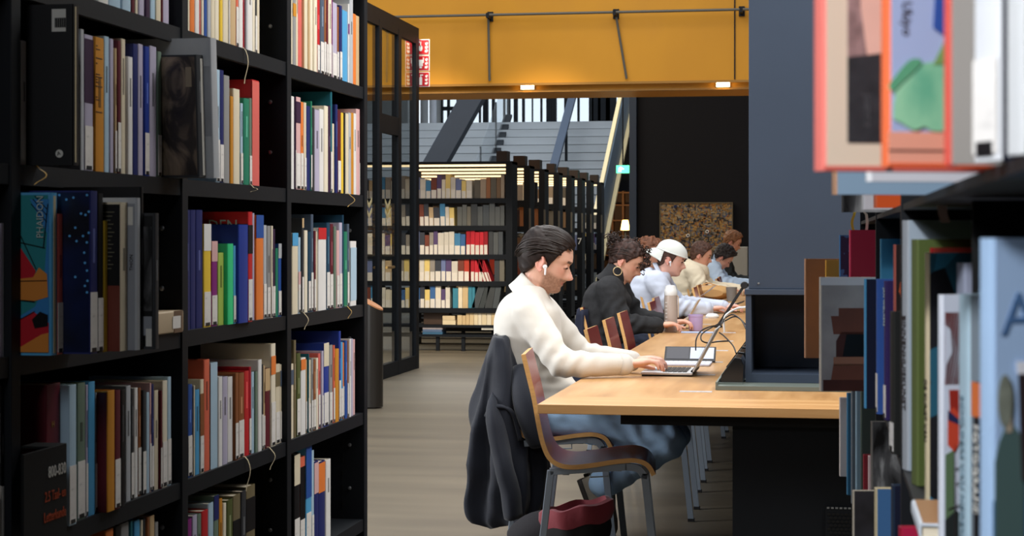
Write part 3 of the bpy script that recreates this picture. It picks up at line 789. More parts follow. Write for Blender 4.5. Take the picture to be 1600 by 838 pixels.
row(2, 2, [(289, 297.5, 328, 'navy', 'n'), (297.5, 306, 328, 'navy', 'n'), (306, 317, 328, 'navy', 'n'), (318, 330, 350, 'yellow', 'L', dict(panel=(.74, 1, PAL['white']))), (331, 340, 377, 'purple', 'L', dict(panel=(.76, 1, PAL['pink']))), (341, 350, 395, 'lime', 'n'), (356, 365, 381, 'mint', 'pn'),
           (365, 369, 384, 'sky', 'cL'), (373, 388, 351, 'cobalt', 'pn'), (389, 395, 331, 'red', 'cL', dict(panel=(.62, .88, PAL['black']))), (395, 398, 333, 'lavender', 'n'), (398, 412, 336, 'orange', 'n', dict(panel=(.78, 1, PAL['blue']))), (412, 417, 352, 'silver', 'L'), (417, 423, 353, 'grey', 'L'),
           (423, 427, 353, 'ivory', 'L'), (427, 430.5, 358, 'plum', 'L'), (431, 435, 388, 'green', 'n'), (435, 440, 381, 'blue', 'L', dict(panel=(.8, 1, PAL['silver'])))], .3)
row(2, 3, [(457, 466, 364, 'cream', 'n', dict(panel=(.84, 1, PAL['sky']))), (466, 470, 371, 'pale_blue', 'L', dict(panel=(.3, .55, PAL['pink']))), (470, 475, 341, 'charcoal', 'L', dict(panel=(.9, 1, PAL['tan']))), (476, 481, 360, 'ivory', 'n'), (481, 486, 362, 'petrol', 'L'), (486, 490, 335, 'slate', 'L'), (490, 494, 361, 'maroon', 'L'), (494, 496, 362, 'cream', 'n'),
           (496, 510, 356, 'white', 'n', dict(panel=(.86, 1, PAL['red']))), (510, 516, 348, 'petrol', 'L'), (516, 521, 350, 'maroon', 'L'), (521, 525.6, 354, 'sage', 'n'), (525.6, 530.6, 360, 'pink', 'L'), (530.6, 535, 348, 'lavender', 'L'), (535, 537.5, 336, 'petrol', 'n'), (538, 543, 362, 'green', 'n'), (543, 546, 350, 'slate', 'L'), (548, 557, 377, 'white', 'n', dict(panel=(.08, .9, PAL['pale_blue'])))], .5, .4)
row(3, 0, [(-40, -30, 604, 'black', 'n'), (-30, -15, 602, 'navy', 'n'), (-15, -4, 601, 'black', 'L'), (-4, 3, 602, 'charcoal', 'L'), (3, 10, 602, 'black', 'L'), (10, 16, 603, 'navy', 'L')])
row(3, 1, [(72, 95, 602, 'maroon', 'n', dict(label='thick dark red book with a gold letter behind the black sign')), (108, 120, 603, 'pale_blue', 'pL'), (121, 134, 600, 'sage', 'L'), (134, 138, 602, 'lavender', 'L'), (138, 149, 598, 'sky', 'n'), (149, 152, 614, 'grey', 'L'), (168, 180, 612, 'ochre', 'pn', dict(label='ochre spined book with a dark red cover, fourth shelf near bay')),
           (180, 189, 611, 'maroon', 'cL'), (189, 196, 610, 'black', 'cn'), (197, 205, 604, 'silver', 'n'), (205, 210, 608, 'charcoal', 'L'), (210, 216, 607, 'white', 'n'), (216, 221, 607, 'brown', 'L'), (222, 229, 611, 'charcoal', 'L'), (229, 234, 614, 'pale_blue', 'n'), (234, 237, 599, 'pink', 'L'), (237, 241, 601, 'navy', 'L'),
           (241, 248, 611, 'cream', 'n'), (248, 254, 611, 'maroon', 'L'), (254, 262, 596, 'ivory', 'L'), (262, 268, 590, 'pale_blue', 'L')], .5, .42)
row(3, 2, [(294, 301, 602, 'blue', 'L'), (301, 305, 603, 'cream', 'n'), (305, 312, 610, 'sky', 'n'), (312, 319, 594, 'cream', 'L', dict(panel=(.4, .85, PAL['brown']))), (319, 328, 563, 'coral', 'n'), (328.5, 339.6, 568, 'pale_blue', 'n', dict(panel=(0, 1, PAL['pale_blue']))), (341, 348, 590, 'white', 'n'), (348, 356, 590, 'lavender', 'n'), (356, 364, 590, 'white', 'n'),
           (364, 373, 584, 'brown', 'L'), (373, 382, 584, 'brown', 'L'), (382, 389.5, 581, 'red', 'n'), (389.5, 393, 574, 'crimson', 'L'), (393, 397.5, 582, 'pale_blue', 'n'), (397.5, 403, 581, 'sage', 'n'), (403, 409.5, 563, 'white', 'n'), (409.5, 412, 570, 'charcoal', 'L'), (412, 414.5, 572, 'tan', 'L'), (414.5, 422, 577, 'maroon', 'n', dict(panel=(.72, 1, PAL['tan']))),
           (422, 431, 538, 'ivory', 'L', dict(panel=(.7, .88, PAL['orange']))), (431, 438, 570, 'cream', 'L', dict(panel=(.72, .9, PAL['khaki']))), (438, 444, 570, 'cream', 'L', dict(panel=(.72, .92, PAL['slate'])))], .5, .42)
row(3, 3, [(452, 459, 570, 'cream', 'n', dict(panel=(.72, .92, PAL['slate']))), (459, 463, 532, 'khaki', 'n'), (464, 470, 553, 'olive', 'L'), (470.5, 478, 560, 'white', 'n', dict(panel=(.84, .98, PAL['orange']))), (478, 480, 563, 'tan', 'L'), (480, 482.5, 553, 'teal', 'L'), (482.5, 486, 563, 'cream', 'L'), (486, 490, 560, 'grey', 'L'), (490, 494, 563, 'brown', 'L'),
           (494, 497.6, 560, 'ivory', 'n'), (497.6, 501, 553, 'salmon', 'L'), (501, 506, 549, 'lavender', 'L'), (506, 514, 537, 'cobalt', 'L', dict(panel=(.72, 1, PAL['cream']))), (515, 520, 540, 'grey', 'L'), (520, 523.7, 540, 'coral', 'L'), (524, 530, 546, 'ochre', 'n'), (530, 533, 518, 'cobalt', 'L'), (533, 536, 535, 'sky', 'L'), (536, 538, 536, 'orange', 'L'), (538, 543, 533, 'blue', 'n'), (543, 545, 533, 'brown', 'L'),
           (545, 549, 530, 'white', 'n'), (549, 552, 530, 'lavender', 'n'), (552, 555, 531, 'pink', 'n')], .5, .42)
row(4, 1, [(165, 178, 830, 'orange', 'n'), (180, 189, 824, 'black', 'n'), (189, 202, 820, 'grey', 'n'), (202, 208, 815, 'teal', 'n'), (210, 219, 815, 'sky', 'n'), (219, 224, 814, 'cream', 'n'), (224, 228, 812, 'charcoal', 'n'), (228, 234, 810, 'brown', 'n'), (234, 242, 808, 'tan', 'n'), (242, 248, 818, 'grey', 'n')])
row(4, 2, [(292, 300, 814, 'purple', 'n'), (301, 308.6, 807, 'lavender', 'n'), (308.6, 315, 805, 'sage', 'n'), (315, 325.6, 800, 'red', 'n'), (325.6, 334, 788, 'pale_blue', 'n'), (334, 342, 776, 'sage', 'n', dict(panel=(.78, 1, PAL['navy']))), (342.6, 348, 781, 'ochre', 'n'), (348, 354, 788, 'ivory', 'n'), (355, 364, 783, 'olive', 'n'), (364, 376, 776, 'khaki', 'n', dict(panel=(.4, .75, PAL['black']))), (376, 385, 769, 'charcoal', 'n'), (385, 399, 762, 'khaki', 'n', dict(panel=(.55, .88, PAL['black'])))])
row(4, 3, [(460, 469, 711, 'black', 'L', dict(panel=(.7, .99, PAL['cream']))), (469, 477, 716, 'coral', 'L', dict(panel=(.15, .9, PAL['black']))), (478, 487, 697, 'sky', 'L', dict(panel=(.5, 1, PAL['blue']))), (487, 491, 705, 'pale_blue', 'L'), (491, 498, 722, 'navy', 'n', dict(panel=(.62, .98, PAL['pink']))), (498, 508, 723, 'navy', 'n', dict(panel=(.62, .98, PAL['orange']))), (508, 517, 720, 'white', 'n')])

for k_ in (17, 18):
    b_ = BOOKS[(1, 1)][k_][0]; b_.location.y += .018; b_.rotation_euler.x = .075
# ---- covers that show their faces
def cover(bk, t, H, x0, x1, z0, z1, material, name='cover_print', th=.0006, y=None):
    y = 0.0 if y is None else y
    L_ = bk.location
    return MB().box(L_.x + x0, L_.x + x1, L_.y + y - th, L_.y + y - .00005, L_.z + H * z0, L_.z + H * z1).build(name, material, bk)
def poly_print(bk, H, poly, material, y=-.001, name='cover_shape'):
    L_ = bk.location
    return MB().prism([(L_.x + x, L_.z + H * z) for x, z in poly], L_.y + y - .0004, L_.y + y, 'y').build(name, material, bk)
def flat(name, rgb, **k): return mat('ink_' + name, rgb, rough=.4, **k)
bk, t, H = BOOKS[(1, 1)][2]
cover(bk, t, H, -.042, -.014, .83, .97, flat('white', (214, 212, 205)))
bars = MB(); L_ = bk.location
for i in range(16):
    bars.box(L_.x - .036 + i * .0014, L_.x - .0352 + i * .0014 + (i % 3) * .0003, L_.y - .0012, L_.y - .0006, L_.z + H * .855, L_.z + H * .915)
bars.build('barcode', flat('black', (11, 11, 13)), bk)['kind'] = 'stuff'
MB().lathe([(.0075, 0), (.0075, .0006)], (L_.x - .027, L_.y, L_.z + .022), 20, Matrix.Rotation(PI / 2, 3, 'X')).build('round_emblem', flat('white', ()), bk)
lettering('A', .011, (L_.x - .0305, L_.y - .0010, L_.z + .018), (1, 0, .25), (-.25, 0, 1), flat('black', ()), bk)
MB().box(L_.x - .0002, L_.x + .0006, L_.y + t * .3, L_.y + t * .5, L_.z + .006, L_.z + H - .004).build('cream_line', flat('cream', (200, 186, 150)), bk)
# dark vertical lettering marks on the ochre book
bk, t, H = BOOKS[(1, 1)][5]; L_ = bk.location
mk = MB()
for i, zz in enumerate((.93, .905, .84, .80, .72, .70, .68, .66, .63, .55, .53, .44)):
    mk.box(L_.x - .0002, L_.x + .0008, L_.y + t * .08, L_.y + t * (.25 + .25 * (i % 3)), L_.z + H * zz, L_.z + H * (zz + .008))
mk.build('lettering', flat('brown', (90, 62, 30)), bk)['kind'] = 'stuff'
# shadowed portrait cover
bk, t, H = BOOKS[(1, 1)][17]; L_ = bk.location
M_port = ramp_mat('portrait', [(0.25, (16, 15, 15)), (0.44, (52, 45, 40)), (0.56, (126, 110, 92)), (0.74, (176, 154, 130))], scale=13, stretch=(1, 1, .55), rough=.35, distortion=1.6, detail=4)
cover(bk, t, H, -.20, -.004, .02, .985, M_port)
cover(bk, t, H, -.026, -.012, .74, .9, flat('beige', (150, 136, 112)), 'barcode_sticker', .0012)
MB().box(L_.x - .0002, L_.x + .0006, L_.y + t * .55, L_.y + t * .95, L_.z + .004, L_.z + H * .97).build('white_edge', flat('white', ()), bk)
bk, t, H = BOOKS[(1, 1)][18]
M_smoke = ramp_mat('smoke_print', [(0.3, (90, 92, 96)), (0.55, (168, 172, 182)), (0.8, (200, 204, 214))], scale=5, stretch=(1, 1, .5), rough=.4)
cover(bk, t, H, -.21, -.003, .30, .8, M_smoke)
# comic cover
bk, t, H = BOOKS[(2, 1)][0]; L_ = bk.location
cover(bk, t, H, -.2, -.006, .015, .985, flat('teal', (42, 132, 138)))
A = lambda pts: [(-.072 + x * .068, z) for x, z in pts]
poly_print(bk, H, A([(.45, .96), (1, .96), (1, .02), (.0, .02), (.0, .22), (.6, .3), (.85, .42), (.95, .75)]), flat('sky', (54, 128, 190)))
poly_print(bk, H, A([(-.3, .88), (0, .72), (.62, .52), (.55, .46), (0, .46), (-.3, .46)]), flat('red', (186, 30, 44)), -.0016)
poly_print(bk, H, A([(-.3, .46), (.55, .48), (.72, .54), (.95, .50), (.98, .36), (.6, .335), (-.3, .35)]), flat('orange', (214, 134, 56)), -.0020)
poly_print(bk, H, A([(-.3, .24), (.2, .22), (.55, .27), (1, .2), (1, .02), (-.3, .02)]), flat('red', ()), -.0022)
poly_print(bk, H, A([(.52, .22), (.75, .27), (.98, .25), (.98, .18), (.6, .165)]), flat('black', ()), -.0026)
poly_print(bk, H, A([(-.3, .03), (.1, .04), (.8, .13), (1, .14), (1, .02), (-.3, .02)]), flat('orange', ()), -.0028)
for (a, b, c, d) in ((-.1, .87, .64, .53), (.05, .70, .9, .66), (.0, .455, .95, .46), (.85, .66, .98, .93), (.5, .93, .95, .82), (.55, .96, .95, .86), (.6, .98, .95, .90), (-.1, .345, .6, .33), (.0, .2, .6, .27)):
    p0 = Vector((L_.x - .072 + a * .068, L_.y - .0032, L_.z + H * b)); p1 = Vector((L_.x - .072 + c * .068, L_.y - .0032, L_.z + H * d))
    MB().bar(p0, p1, .0016, .0006, up=(0, 1, 0)).build('ink_line', flat('black', ()), bk)
lettering('PHAIDON', .019, (L_.x - .014, L_.y - .0036, L_.z + H * .72), (0, 0, 1), (-1, 0, 0), flat('silver', (186, 200, 196)), bk, .92)
MB().box(L_.x - .0002, L_.x + .0007, L_.y + t * .35, L_.y + t * .7, L_.z + .004, L_.z + H - .006).build('cream_joint', flat('cream', ()), bk)
# midnight blue cover with dots
bk, t, H = BOOKS[(2, 1)][2]; L_ = bk.location
M_night = ramp_mat('night_print', [(0.35, (6, 10, 24)), (0.6, (10, 30, 80)), (0.8, (16, 52, 130))], scale=6, rough=.35, detail=3)
cover(bk, t, H, -.22, -.002, .01, .99, M_night)
M_dot = mat('ink_dot', (96, 176, 240), rough=.4)
dots = [(93, 305), (104, 312), (115, 309), (141, 305), (127, 334), (134, 336), (139, 331), (118, 356), (109, 369), (130, 369), (120, 377), (136, 379), (139, 364), (132, 395), (133, 411), (141, 423), (118, 433), (137, 439), (133, 447), (146, 457)]
dm = MB()
for px, py in dots:
    x = X_at(L_.y, px)
    if x > L_.x - .002: x = L_.x - .006
    dm.lathe([(.0024, 0), (.0024, .0006)], (x, L_.y - .0006, Z_at(x, L_.y, py)), 10, Matrix.Rotation(PI / 2, 3, 'X'))
o = dm.build('blue_dots', M_dot, bk); o['kind'] = 'stuff'
# back cover, black above rust
bk, t, H = BOOKS[(2, 1)][5]
cover(bk, t, H, -.2, -.001, .44, .985, flat('black', ())); cover(bk, t, H, -.2, -.001, .0, .44, flat('rust', (112, 52, 40)))
L_ = bk.location; tx = MB()
for k in range(15): tx.box(L_.x - .034, L_.x - .012 - (k * 7 % 5) * .002, L_.y - .0012, L_.y - .0006, L_.z + H * (.93 - k * .027), L_.z + H * (.936 - k * .027))
tx.build('text_lines', flat('khaki', (110, 106, 88)), bk)['kind'] = 'stuff'
bk, t, H = BOOKS[(2, 1)][6]; L_ = bk.location
cover(bk, t, H, -.2, -.004, .0, .96, flat('grey', (142, 146, 154)))
cover(bk, t, H, -.018, -.008, .82, .94, flat('white', ()), 'barcode_sticker', .0012)
lettering('THION', .010, (L_.x - .008, L_.y - .001, L_.z + H * .52), (0, 0, 1), (-1, 0, 0), flat('black', ()), bk)
bk, t, H = BOOKS[(2, 1)][8]
M_bw = ramp_mat('bw_photo', [(0.38, (14, 14, 16)), (0.5, (90, 90, 92)), (0.62, (196, 196, 196))], scale=14, stretch=(1, 1, .5), rough=.35, distortion=.8)
cover(bk, t, H, -.18, -.004, .02, .98, flat('black', ())); cover(bk, t, H, -.18, -.006, .28, .9, M_bw, 'photo', .0011); cover(bk, t, H, -.18, -.006, .1, .24, flat('grey', ()), 'grey_band', .0011)
cover(bk, t, H, -.018, -.006, .02, .15, flat('white', ()), 'barcode_sticker', .0016)
# words on the tall red book
bk, t, H = BOOKS[(2, 2)][9]; L_ = bk.location
cover(bk, t, H, -.2, -.001, .0, .89, flat('black', ()))
lettering('DEN', .042, (X_at(L_.y, 325), L_.y - .0012, Z_at(L_.x - .05, L_.y, 361)), (1, 0, 0), (0, 0, 1), flat('silver', ()), bk, .95)
# gold letter on the thick dark red book
bk, t, H = BOOKS[(3, 1)][0]; L_ = bk.location
lettering('H', .018, (L_.x + .0006, L_.y + t * .35, L_.z + H * .70), (0, 1, 0), (0, 0, 1), flat('gold', (150, 110, 50)), bk)
bk, t, H = BOOKS[(3, 1)][6]
cover(bk, t, H, -.2, -.002, .0, .99, flat('maroon', (92, 16, 24)))
# lying tape-bound book on the third shelf
yl0, yl1 = DIV[1] - .215, DIV[1] - .022
lb = make_book(.05, yl1 - yl0, .17, (196, 176, 148), name='book')
lb.rotation_euler = (-PI / 2, 0, 0); lb.location = (XD + .015, yl0, SZ[2] + .05)
tag(lb, 'worn cream book with taped spine lying flat on the third shelf', 'book')
MB().box(-.0002, .0008, -.0002, .0502, yl1 - yl0 - .06, yl1 - yl0 - .005).build('brown_tape', mat('brown_tape', (110, 86, 66), rough=.3), lb, local=True)
MB().box(.0008, .0014, .012, .04, yl1 - yl0 - .07, yl1 - yl0 - .02).build('spine_label', M_label, lb, local=True)
# section sign box
xs_s = -1.405
ya, yb_ = Y_at(xs_s, 37), Y_at(xs_s, 104.5)
zs1 = Z_at(xs_s, ya, 711)
sb = thing('shelf_sign', (xs_s - .02, ya, SZ[3]), 'black section sign box lettered 800-830 standing before the dark red book', 'sign')
MB().box(xs_s - .006, xs_s, ya, yb_, SZ[3] - .03, zs1).build('front_plate', M_black, sb, bevel=.001)
MB().box(-1.468, xs_s - .0062, DIV[0] + .024, yb_, zs1 - .004, zs1).build('top_plate', M_black, sb)
MB().box(-1.468, xs_s - .0062, yb_ - .004, yb_, SZ[3] + .001, zs1 - .0042).build('end_plate', M_black, sb)
M_sgw = flat('signwhite', (214, 212, 206)); M_sgo = flat('signorange', (176, 72, 40))
wS = yb_ - ya
def signtext(s_, size, z, m_, sx): lettering(s_, size, (xs_s + .0006, yb_ - .006, z), (0, 1, 0), (0, 0, 1), m_, sb, sx, align='RIGHT')
signtext('800-830', .030, zs1 - .055, M_sgw, .78)
signtext('2.5 Taal- en', .027, zs1 - .098, M_sgo, .72)
signtext('Letterkunde', .027, zs1 - .135, M_sgo, .72)
# ribbon bookmarks hanging over the shelf edge
def hang(r, b, i, px, L_, material, curl=.01):
    bk, t, H = BOOKS[(r, b)][i]; y = Y_at(XF + .006, px); z = SZ[r]
    pts = [(bk.location.x - .004, y, z + .004), (XF - .002, y, z + .003), (XF + .006, y, z - .006)] + [(XF + .007 + .004 * math.sin(k * .8), y + curl * math.sin(k * .7), z - .006 - L_ * k / 6) for k in range(1, 7)]
    ribbon(bk, None, pts, material)
hang(0, 2, 15, 384, .085, M_ribbon, .004)
hang(1, 1, 0, 62, .03, M_ribbon_y, .02)
hang(1, 3, 18, 548, .035, M_ribbon_y, .03)
hang(1, 2, 6, 396, .012, M_ribbon, .02)
hang(3, 2, 10, 387, .08, M_ribbon, .006)
hang(3, 2, 19, 425, .05, M_ribbon, .012)
hang(2, 3, 9, 478, .04, M_ribbon, .008)
hang(2, 3, 16, 546, .03, M_ribbon_y, .008)
# ================================================================ long table, its tower and what stands on it
TX0, TX1, TY0, TY1, TZ = -0.978, 1.10, 6.122, 22.7, 0.72
M_oak = ramp_mat('oak_top', [(0.2, (158, 112, 66)), (0.45, (186, 140, 90)), (0.6, (198, 154, 104)), (0.8, (212, 172, 124))], scale=2.2, stretch=(5.5, .55, 1), rough=.33, detail=9, distortion=.5, bump=.02, spec=.4)
M_oakend = ramp_mat('oak_end', [(0.2, (172, 124, 76)), (0.5, (194, 148, 96)), (0.8, (206, 164, 114))], scale=3.0, stretch=(.8, 8, 9), rough=.36, detail=8, distortion=.3, spec=.4)
tb = thing('study_table', (0, TY0, 0), 'long oak topped study table with dark base running down the hall', 'table')
MB().box(TX0, TX1, TY0, TY0 + .32, TZ - .033, TZ).build('end_board', M_oakend, tb, bevel=.002)
yb = TY0 + .321
k = 0
while yb < TY1:
    y2 = min(yb + 2.4, TY1)
    MB().box(TX0, TX1, yb, y2 - .002, TZ - .033, TZ - .0005).build('top_board', M_oak, tb, bevel=.0015)
    yb = y2; k += 1
MB().box(-.70, TX1 - .2, TY0 + .10, TY1 - .1, TZ - .075, TZ - .034).build('apron', M_black, tb)
MB().box(-.315, .6, TY0 + .16, 13.0, .0, TZ - .076).build('pedestal', M_dark, tb)
MB().box(-.315, .6, 13.6, TY1 - .3, .0, TZ - .076).build('pedestal', M_dark, tb)
M_perf = mat('vent_black', (8, 8, 9), rough=.6)
vx0, vx1 = X_at(TY0 + .15, 1290), X_at(TY0 + .15, 1345)
vz1 = Z_at(vx0, TY0 + .15, 793)
MB().box(vx0, vx1, TY0 + .145, TY0 + .158, .15, vz1).build('vent_panel', M_dark, tb)
vh = MB()
for r in range(14):
    for c in range(8):
        x = vx0 + .012 + c * .0145 + (r % 2) * .007; z = vz1 - .022 - r * .013
        if x < vx1 - .005: vh.lathe([(.0055, 0), (.0055, .002)], (x, TY0 + .1445, z), 6, Matrix.Rotation(PI / 2, 3, 'X'))
o = vh.build('vent_hole', M_perf, tb); o['kind'] = 'stuff'
vt = MB()
for c in range(8): vt.box(vx0 + .004 + c * .0145, vx0 + .013 + c * .0145, TY0 + .143, TY0 + .145, vz1 - .004, vz1 + .002)
vt.build('vent_edge', mat('zinc', (150, 152, 154), rough=.4, metal=.6), tb)
# silver cable slots set in the top
M_zinc = mat('zinc')
for i, (px0, px1, py) in enumerate(((1062, 1113, 612), (1088, 1118, 586), (1098, 1130, 566), (1112, 1138, 548), (1120, 1146, 533), (1128, 1150, 520), (1092, 1112, 507), (1090, 1120, 497))):
    w = (CH - TZ) * F / (py - HY); xa_, ya_ = XYw(px0, w); xb_, _ = XYw(px1, w)
    MB().box(xa_, min(xb_, -.41), ya_ - .018, ya_ + .018, TZ - .001, TZ + .0014).build('cable_slot', mat('slot_silver', (196, 200, 208), rough=.35, metal=.15, var=.25, vscale=40), tb)

# steel tray and tower
M_tray = mat('tray_grey', (110, 118, 112), rough=.45, metal=.2, spec=.4)
ty0 = 6.80
tr = thing('cable_tray', (-.1, ty0, TZ), 'grey steel cable tray along the table beneath the dark tower', 'tray')
MB().box(-.405, .45, ty0, 14.0, TZ + .0005, TZ + .016).build('base_plate', M_tray, tr)
MB().box(-.405, -.398, ty0, 14.0, TZ + .016, TZ + .03).build('edge_lip', M_tray, tr)
twy = 6.98
tw = thing('shelf_tower', (0, twy, TZ), 'tall blue grey steel shelving tower with an empty niche on the table', 'shelf')
zb = TZ + .017
xl_, xr_ = -.300, .30
ze = 1.075
MB().box(xl_, xl_ + .022, twy, twy + .42, zb, ze).build('side_panel', M_blue, tw)
MB().box(xr_ - .022, xr_, twy, twy + .42, zb, ze).build('side_panel', M_blue, tw)
MB().box(xl_ + .022, xr_ - .022, twy, twy + .42, zb, zb + .032).build('bottom_shelf', M_blue, tw)
MB().box(xl_ + .022, xr_ - .022, twy + .40, twy + .42, zb + .032, ze).build('back_panel', M_blue, tw)
MB().box(xl_ - .004, xr_, twy - .006, twy + .42, ze, ze + .022).build('ledge', M_blue, tw, bevel=.002)
MB().box(xl_ + .012, xr_, twy + .004, twy + .42, ze + .0225, 2.6).build('upper_panel', M_blue, tw, bevel=.002)
MB().lathe([(.004, 0), (.004, .003)], (xl_ + .05, twy + .003, ze + .045), 8, Matrix.Rotation(PI / 2, 3, 'X')).build('screw', M_zinc, tw)
# black socket modules in the tray, left of the tower
M_gloss = mat('gloss_black', (16, 20, 24), rough=.18, spec=.6)
for i in range(6):
    y = ty0 + .10 + i * .34
    s = thing('power_socket', (-.35, y, TZ + .016), 'glossy black power socket in the tray, %s from the table end' % ORD[i], 'socket', 'sockets in the cable tray')
    prof = [(-.394, TZ + .0165), (-.306, TZ + .0165), (-.304, TZ + .09), (-.314, TZ + .115), (-.338, TZ + .118), (-.388, TZ + .05)]
    MB().prism(prof, y, y + .22, 'y').build('body', M_gloss, s, bevel=.003)
    MB().box(-.398, -.305, y - .02, y - .002, TZ + .0165, TZ + .022).build('bracket', M_tray, s)
    MB().lathe([(.018, 0), (.018, .004)], (-.362, y + .1, TZ + .086), 14, Matrix.Rotation(-.93, 3, 'Y')).build('outlet', M_black, s)

# ================================================================ chairs
M_shell = mat('maroon_veneer', (122, 38, 40), rough=.34, spec=.5, var=.12, vscale=9, stretch=(1, 6, 1), coat=.15)
M_edge = mat('ply_edge', (206, 158, 98), rough=.5, var=.12, vscale=20, stretch=(1, 1, 6))
M_tubegrey = mat('chair_tube', (132, 142, 154), rough=.4, spec=.45, metal=.25)
M_foot = mat('foot_black', (26, 26, 28), rough=.6)
def smooth_line(pts, n=5):
    out = []
    for i in range(len(pts) - 1):
        p0 = pts[max(i - 1, 0)]; p1 = pts[i]; p2 = pts[i + 1]; p3 = pts[min(i + 2, len(pts) - 1)]
        for k in range(n):
            t = k / n
            out.append(tuple(0.5 * ((2 * b) + (-a + c) * t + (2 * a - 5 * b + 4 * c - d) * t * t + (-a + 3 * b - 3 * c + d) * t ** 3) for a, b, c, d in zip(p0, p1, p2, p3)))
    out.append(tuple(pts[-1])); return out
CXO = -.80
def make_chair():
    r = thing('study_chair', (0, 0, 0), 'x', 'chair', 'maroon study chairs along the table')
    line = smooth_line([(-1.084, .872), (-1.066, .80), (-1.044, .71), (-1.028, .62), (-1.012, .55), (-.990, .500), (-.955, .474), (-.905, .466), (-.83, .474), (-.75, .487), (-.68, .492), (-.635, .476), (-.612, .440)], 4)
    line = [(x - CXO, z) for x, z in line]
    th = .017; hw = .205
    top = []; bot = []
    for i, (x, z) in enumerate(line):
        a = line[max(i - 1, 0)]; b = line[min(i + 1, len(line) - 1)]
        d = Vector((b[0] - a[0], 0, b[1] - a[1])).normalized(); nrm = Vector((-d.z, 0, d.x))
        if nrm.x < 0 and i < len(line) // 2: nrm = -nrm
        if i >= len(line) // 2 and nrm.z < 0: nrm = -nrm
        top.append(Vector((x, 0, z)) + nrm * th / 2); bot.append(Vector((x, 0, z)) - nrm * th / 2)
    n = len(line); cols = [-hw, -hw * .5, 0, hw * .5, hw]
    mb = MB()
    vs = []
    for side in (top, bot):
        for i, p in enumerate(side):
            for y in cols:
                s = 1.0 - .06 * max(0, 1 - i / 8.0)
                dish = -.006 * (1 - (y / hw) ** 2) if 8 < i < n - 6 else 0
                vs.append((p.x, y * s, p.z + dish))
    m = len(cols); fs = []; ms = []
    for s in range(2):
        for i in range(n - 1):
            for j in range(m - 1):
                a = s * n * m + i * m + j
                fs.append((a, a + 1, a + m + 1, a + m)); ms.append(0)
    def idx(s, i, j): return s * n * m + i * m + j
    for i in range(n - 1):
        for j in (0, m - 1): fs.append((idx(0, i, j), idx(0, i + 1, j), idx(1, i + 1, j), idx(1, i, j))); ms.append(1)
    for i in (0, n - 1):
        for j in range(m - 1): fs.append((idx(0, i, j), idx(0, i, j + 1), idx(1, i, j + 1), idx(1, i, j))); ms.append(1)
    mb.add(vs, fs); mb.m = ms
    o = mb.build('seat_shell', [M_shell, M_edge], r, smooth='auto')
    for sy in (-1, 1):
        y = sy * .185
        def p(x, z): return Vector((x - CXO, y, z))
        MB().bar(p(-1.036, .012), p(-.984, .452), .026, .018, up=(0, 1, 0)).build('leg', M_tubegrey, r, bevel=.003)
        fl = smooth_line([(-.715, .468), (-.672, .462), (-.648, .435), (-.640, .395), (-.600, .012)], 4)
        pts = [p(x, z) for x, z in fl]
        rings = []
        for i, q in enumerate(pts):
            a = pts[max(i - 1, 0)]; b = pts[min(i + 1, len(pts) - 1)]
            d = (b - a).normalized(); nx = Vector((-d.z, 0, d.x))
            rings.append([q + nx * .013 + Vector((0, .009, 0)), q + nx * .013 - Vector((0, .009, 0)), q - nx * .013 - Vector((0, .009, 0)), q - nx * .013 + Vector((0, .009, 0))])
        MB().loft(rings).build('leg', M_tubegrey, r, smooth='auto')
        MB().bar(p(-.988, .447), p(-.708, .468), .026, .018, up=(0, 1, 0)).build('side_rail', M_tubegrey, r, bevel=.002)
        for x in (-1.038, -.598):
            MB().box(x - CXO - .015, x - CXO + .015, y - .012, y + .012, 0.0, .014).build('foot_cap', M_foot, r)
        MB().tube([p(-.84, .448), p(-.84, .428), p(-.775, .432), p(-.775, .455)], .003, 6).build('link_clip', M_tubegrey, r)
    for x, z in ((-.93, .446), (-.74, .462)):
        MB().box(x - CXO - .012, x - CXO + .012, -.18, .18, z - .012, z + .008).build('cross_bar', M_tubegrey, r)
    return r
chair0 = make_chair()
ck_ = kids(chair0)
def chair_at(w_near, dx, label, group=None, first=False):
    xs = CXO + dx
    y = (w_near + xs * ST) / CT + .205
    c = chair0 if first else dup(chair0, children=ck_)
    c.location = (xs, y, 0); c['label'] = label; c.rotation_euler = (0, 0, 0)
    return c
front_chair = chair_at(6.47, 0.0, 'empty maroon chair with grey tube legs at the near corner of the table', first=True)
man_chair = chair_at(7.33, -.245, 'maroon chair of the man in the white sweater, hung with a dark jacket')
chair_at(8.19, 0.0, 'empty maroon chair just past the man in the white sweater')
chair_at(9.12, -.03, 'middle one of three empty chairs between the man in white and the woman')
chair_at(9.95, -.05, 'empty chair directly before the woman in the charcoal turtleneck')
woman_chair = chair_at(10.75, -.36, 'chair of the woman in the charcoal turtleneck, pushed back from the table')
chair_at(11.55, -.04, 'empty chair between the woman and the white bottle')
chair_at(12.4, -.09, 'empty chair in front of the man in the white cap')
cap_chair = chair_at(13.25, -.26, 'chair of the man in the white backward cap')
chair_at(14.9, -.0, 'first empty chair beyond the man in the white cap')
chair_at(15.7, -.02, 'second empty chair beyond the man in the white cap')
chair_at(16.45, -.01, 'third empty chair beyond the man in the cap, beside the cream hoodie')
chair_at(17.3, -.24, 'chair under the person in the cream hoodie')
chair_at(18.1, 0.0, 'empty chair just past the person in the cream hoodie')
chair_at(18.85, -.02, 'empty chair next to the bowed dark haired person')
chair_at(19.7, -.2, 'chair under the bowed dark haired person')
chair_at(20.9, -.2, 'chair under the brown haired person at the far end of the table')

front_chair.rotation_euler = (0, 0, math.radians(5.5)); front_chair.location.x -= .012
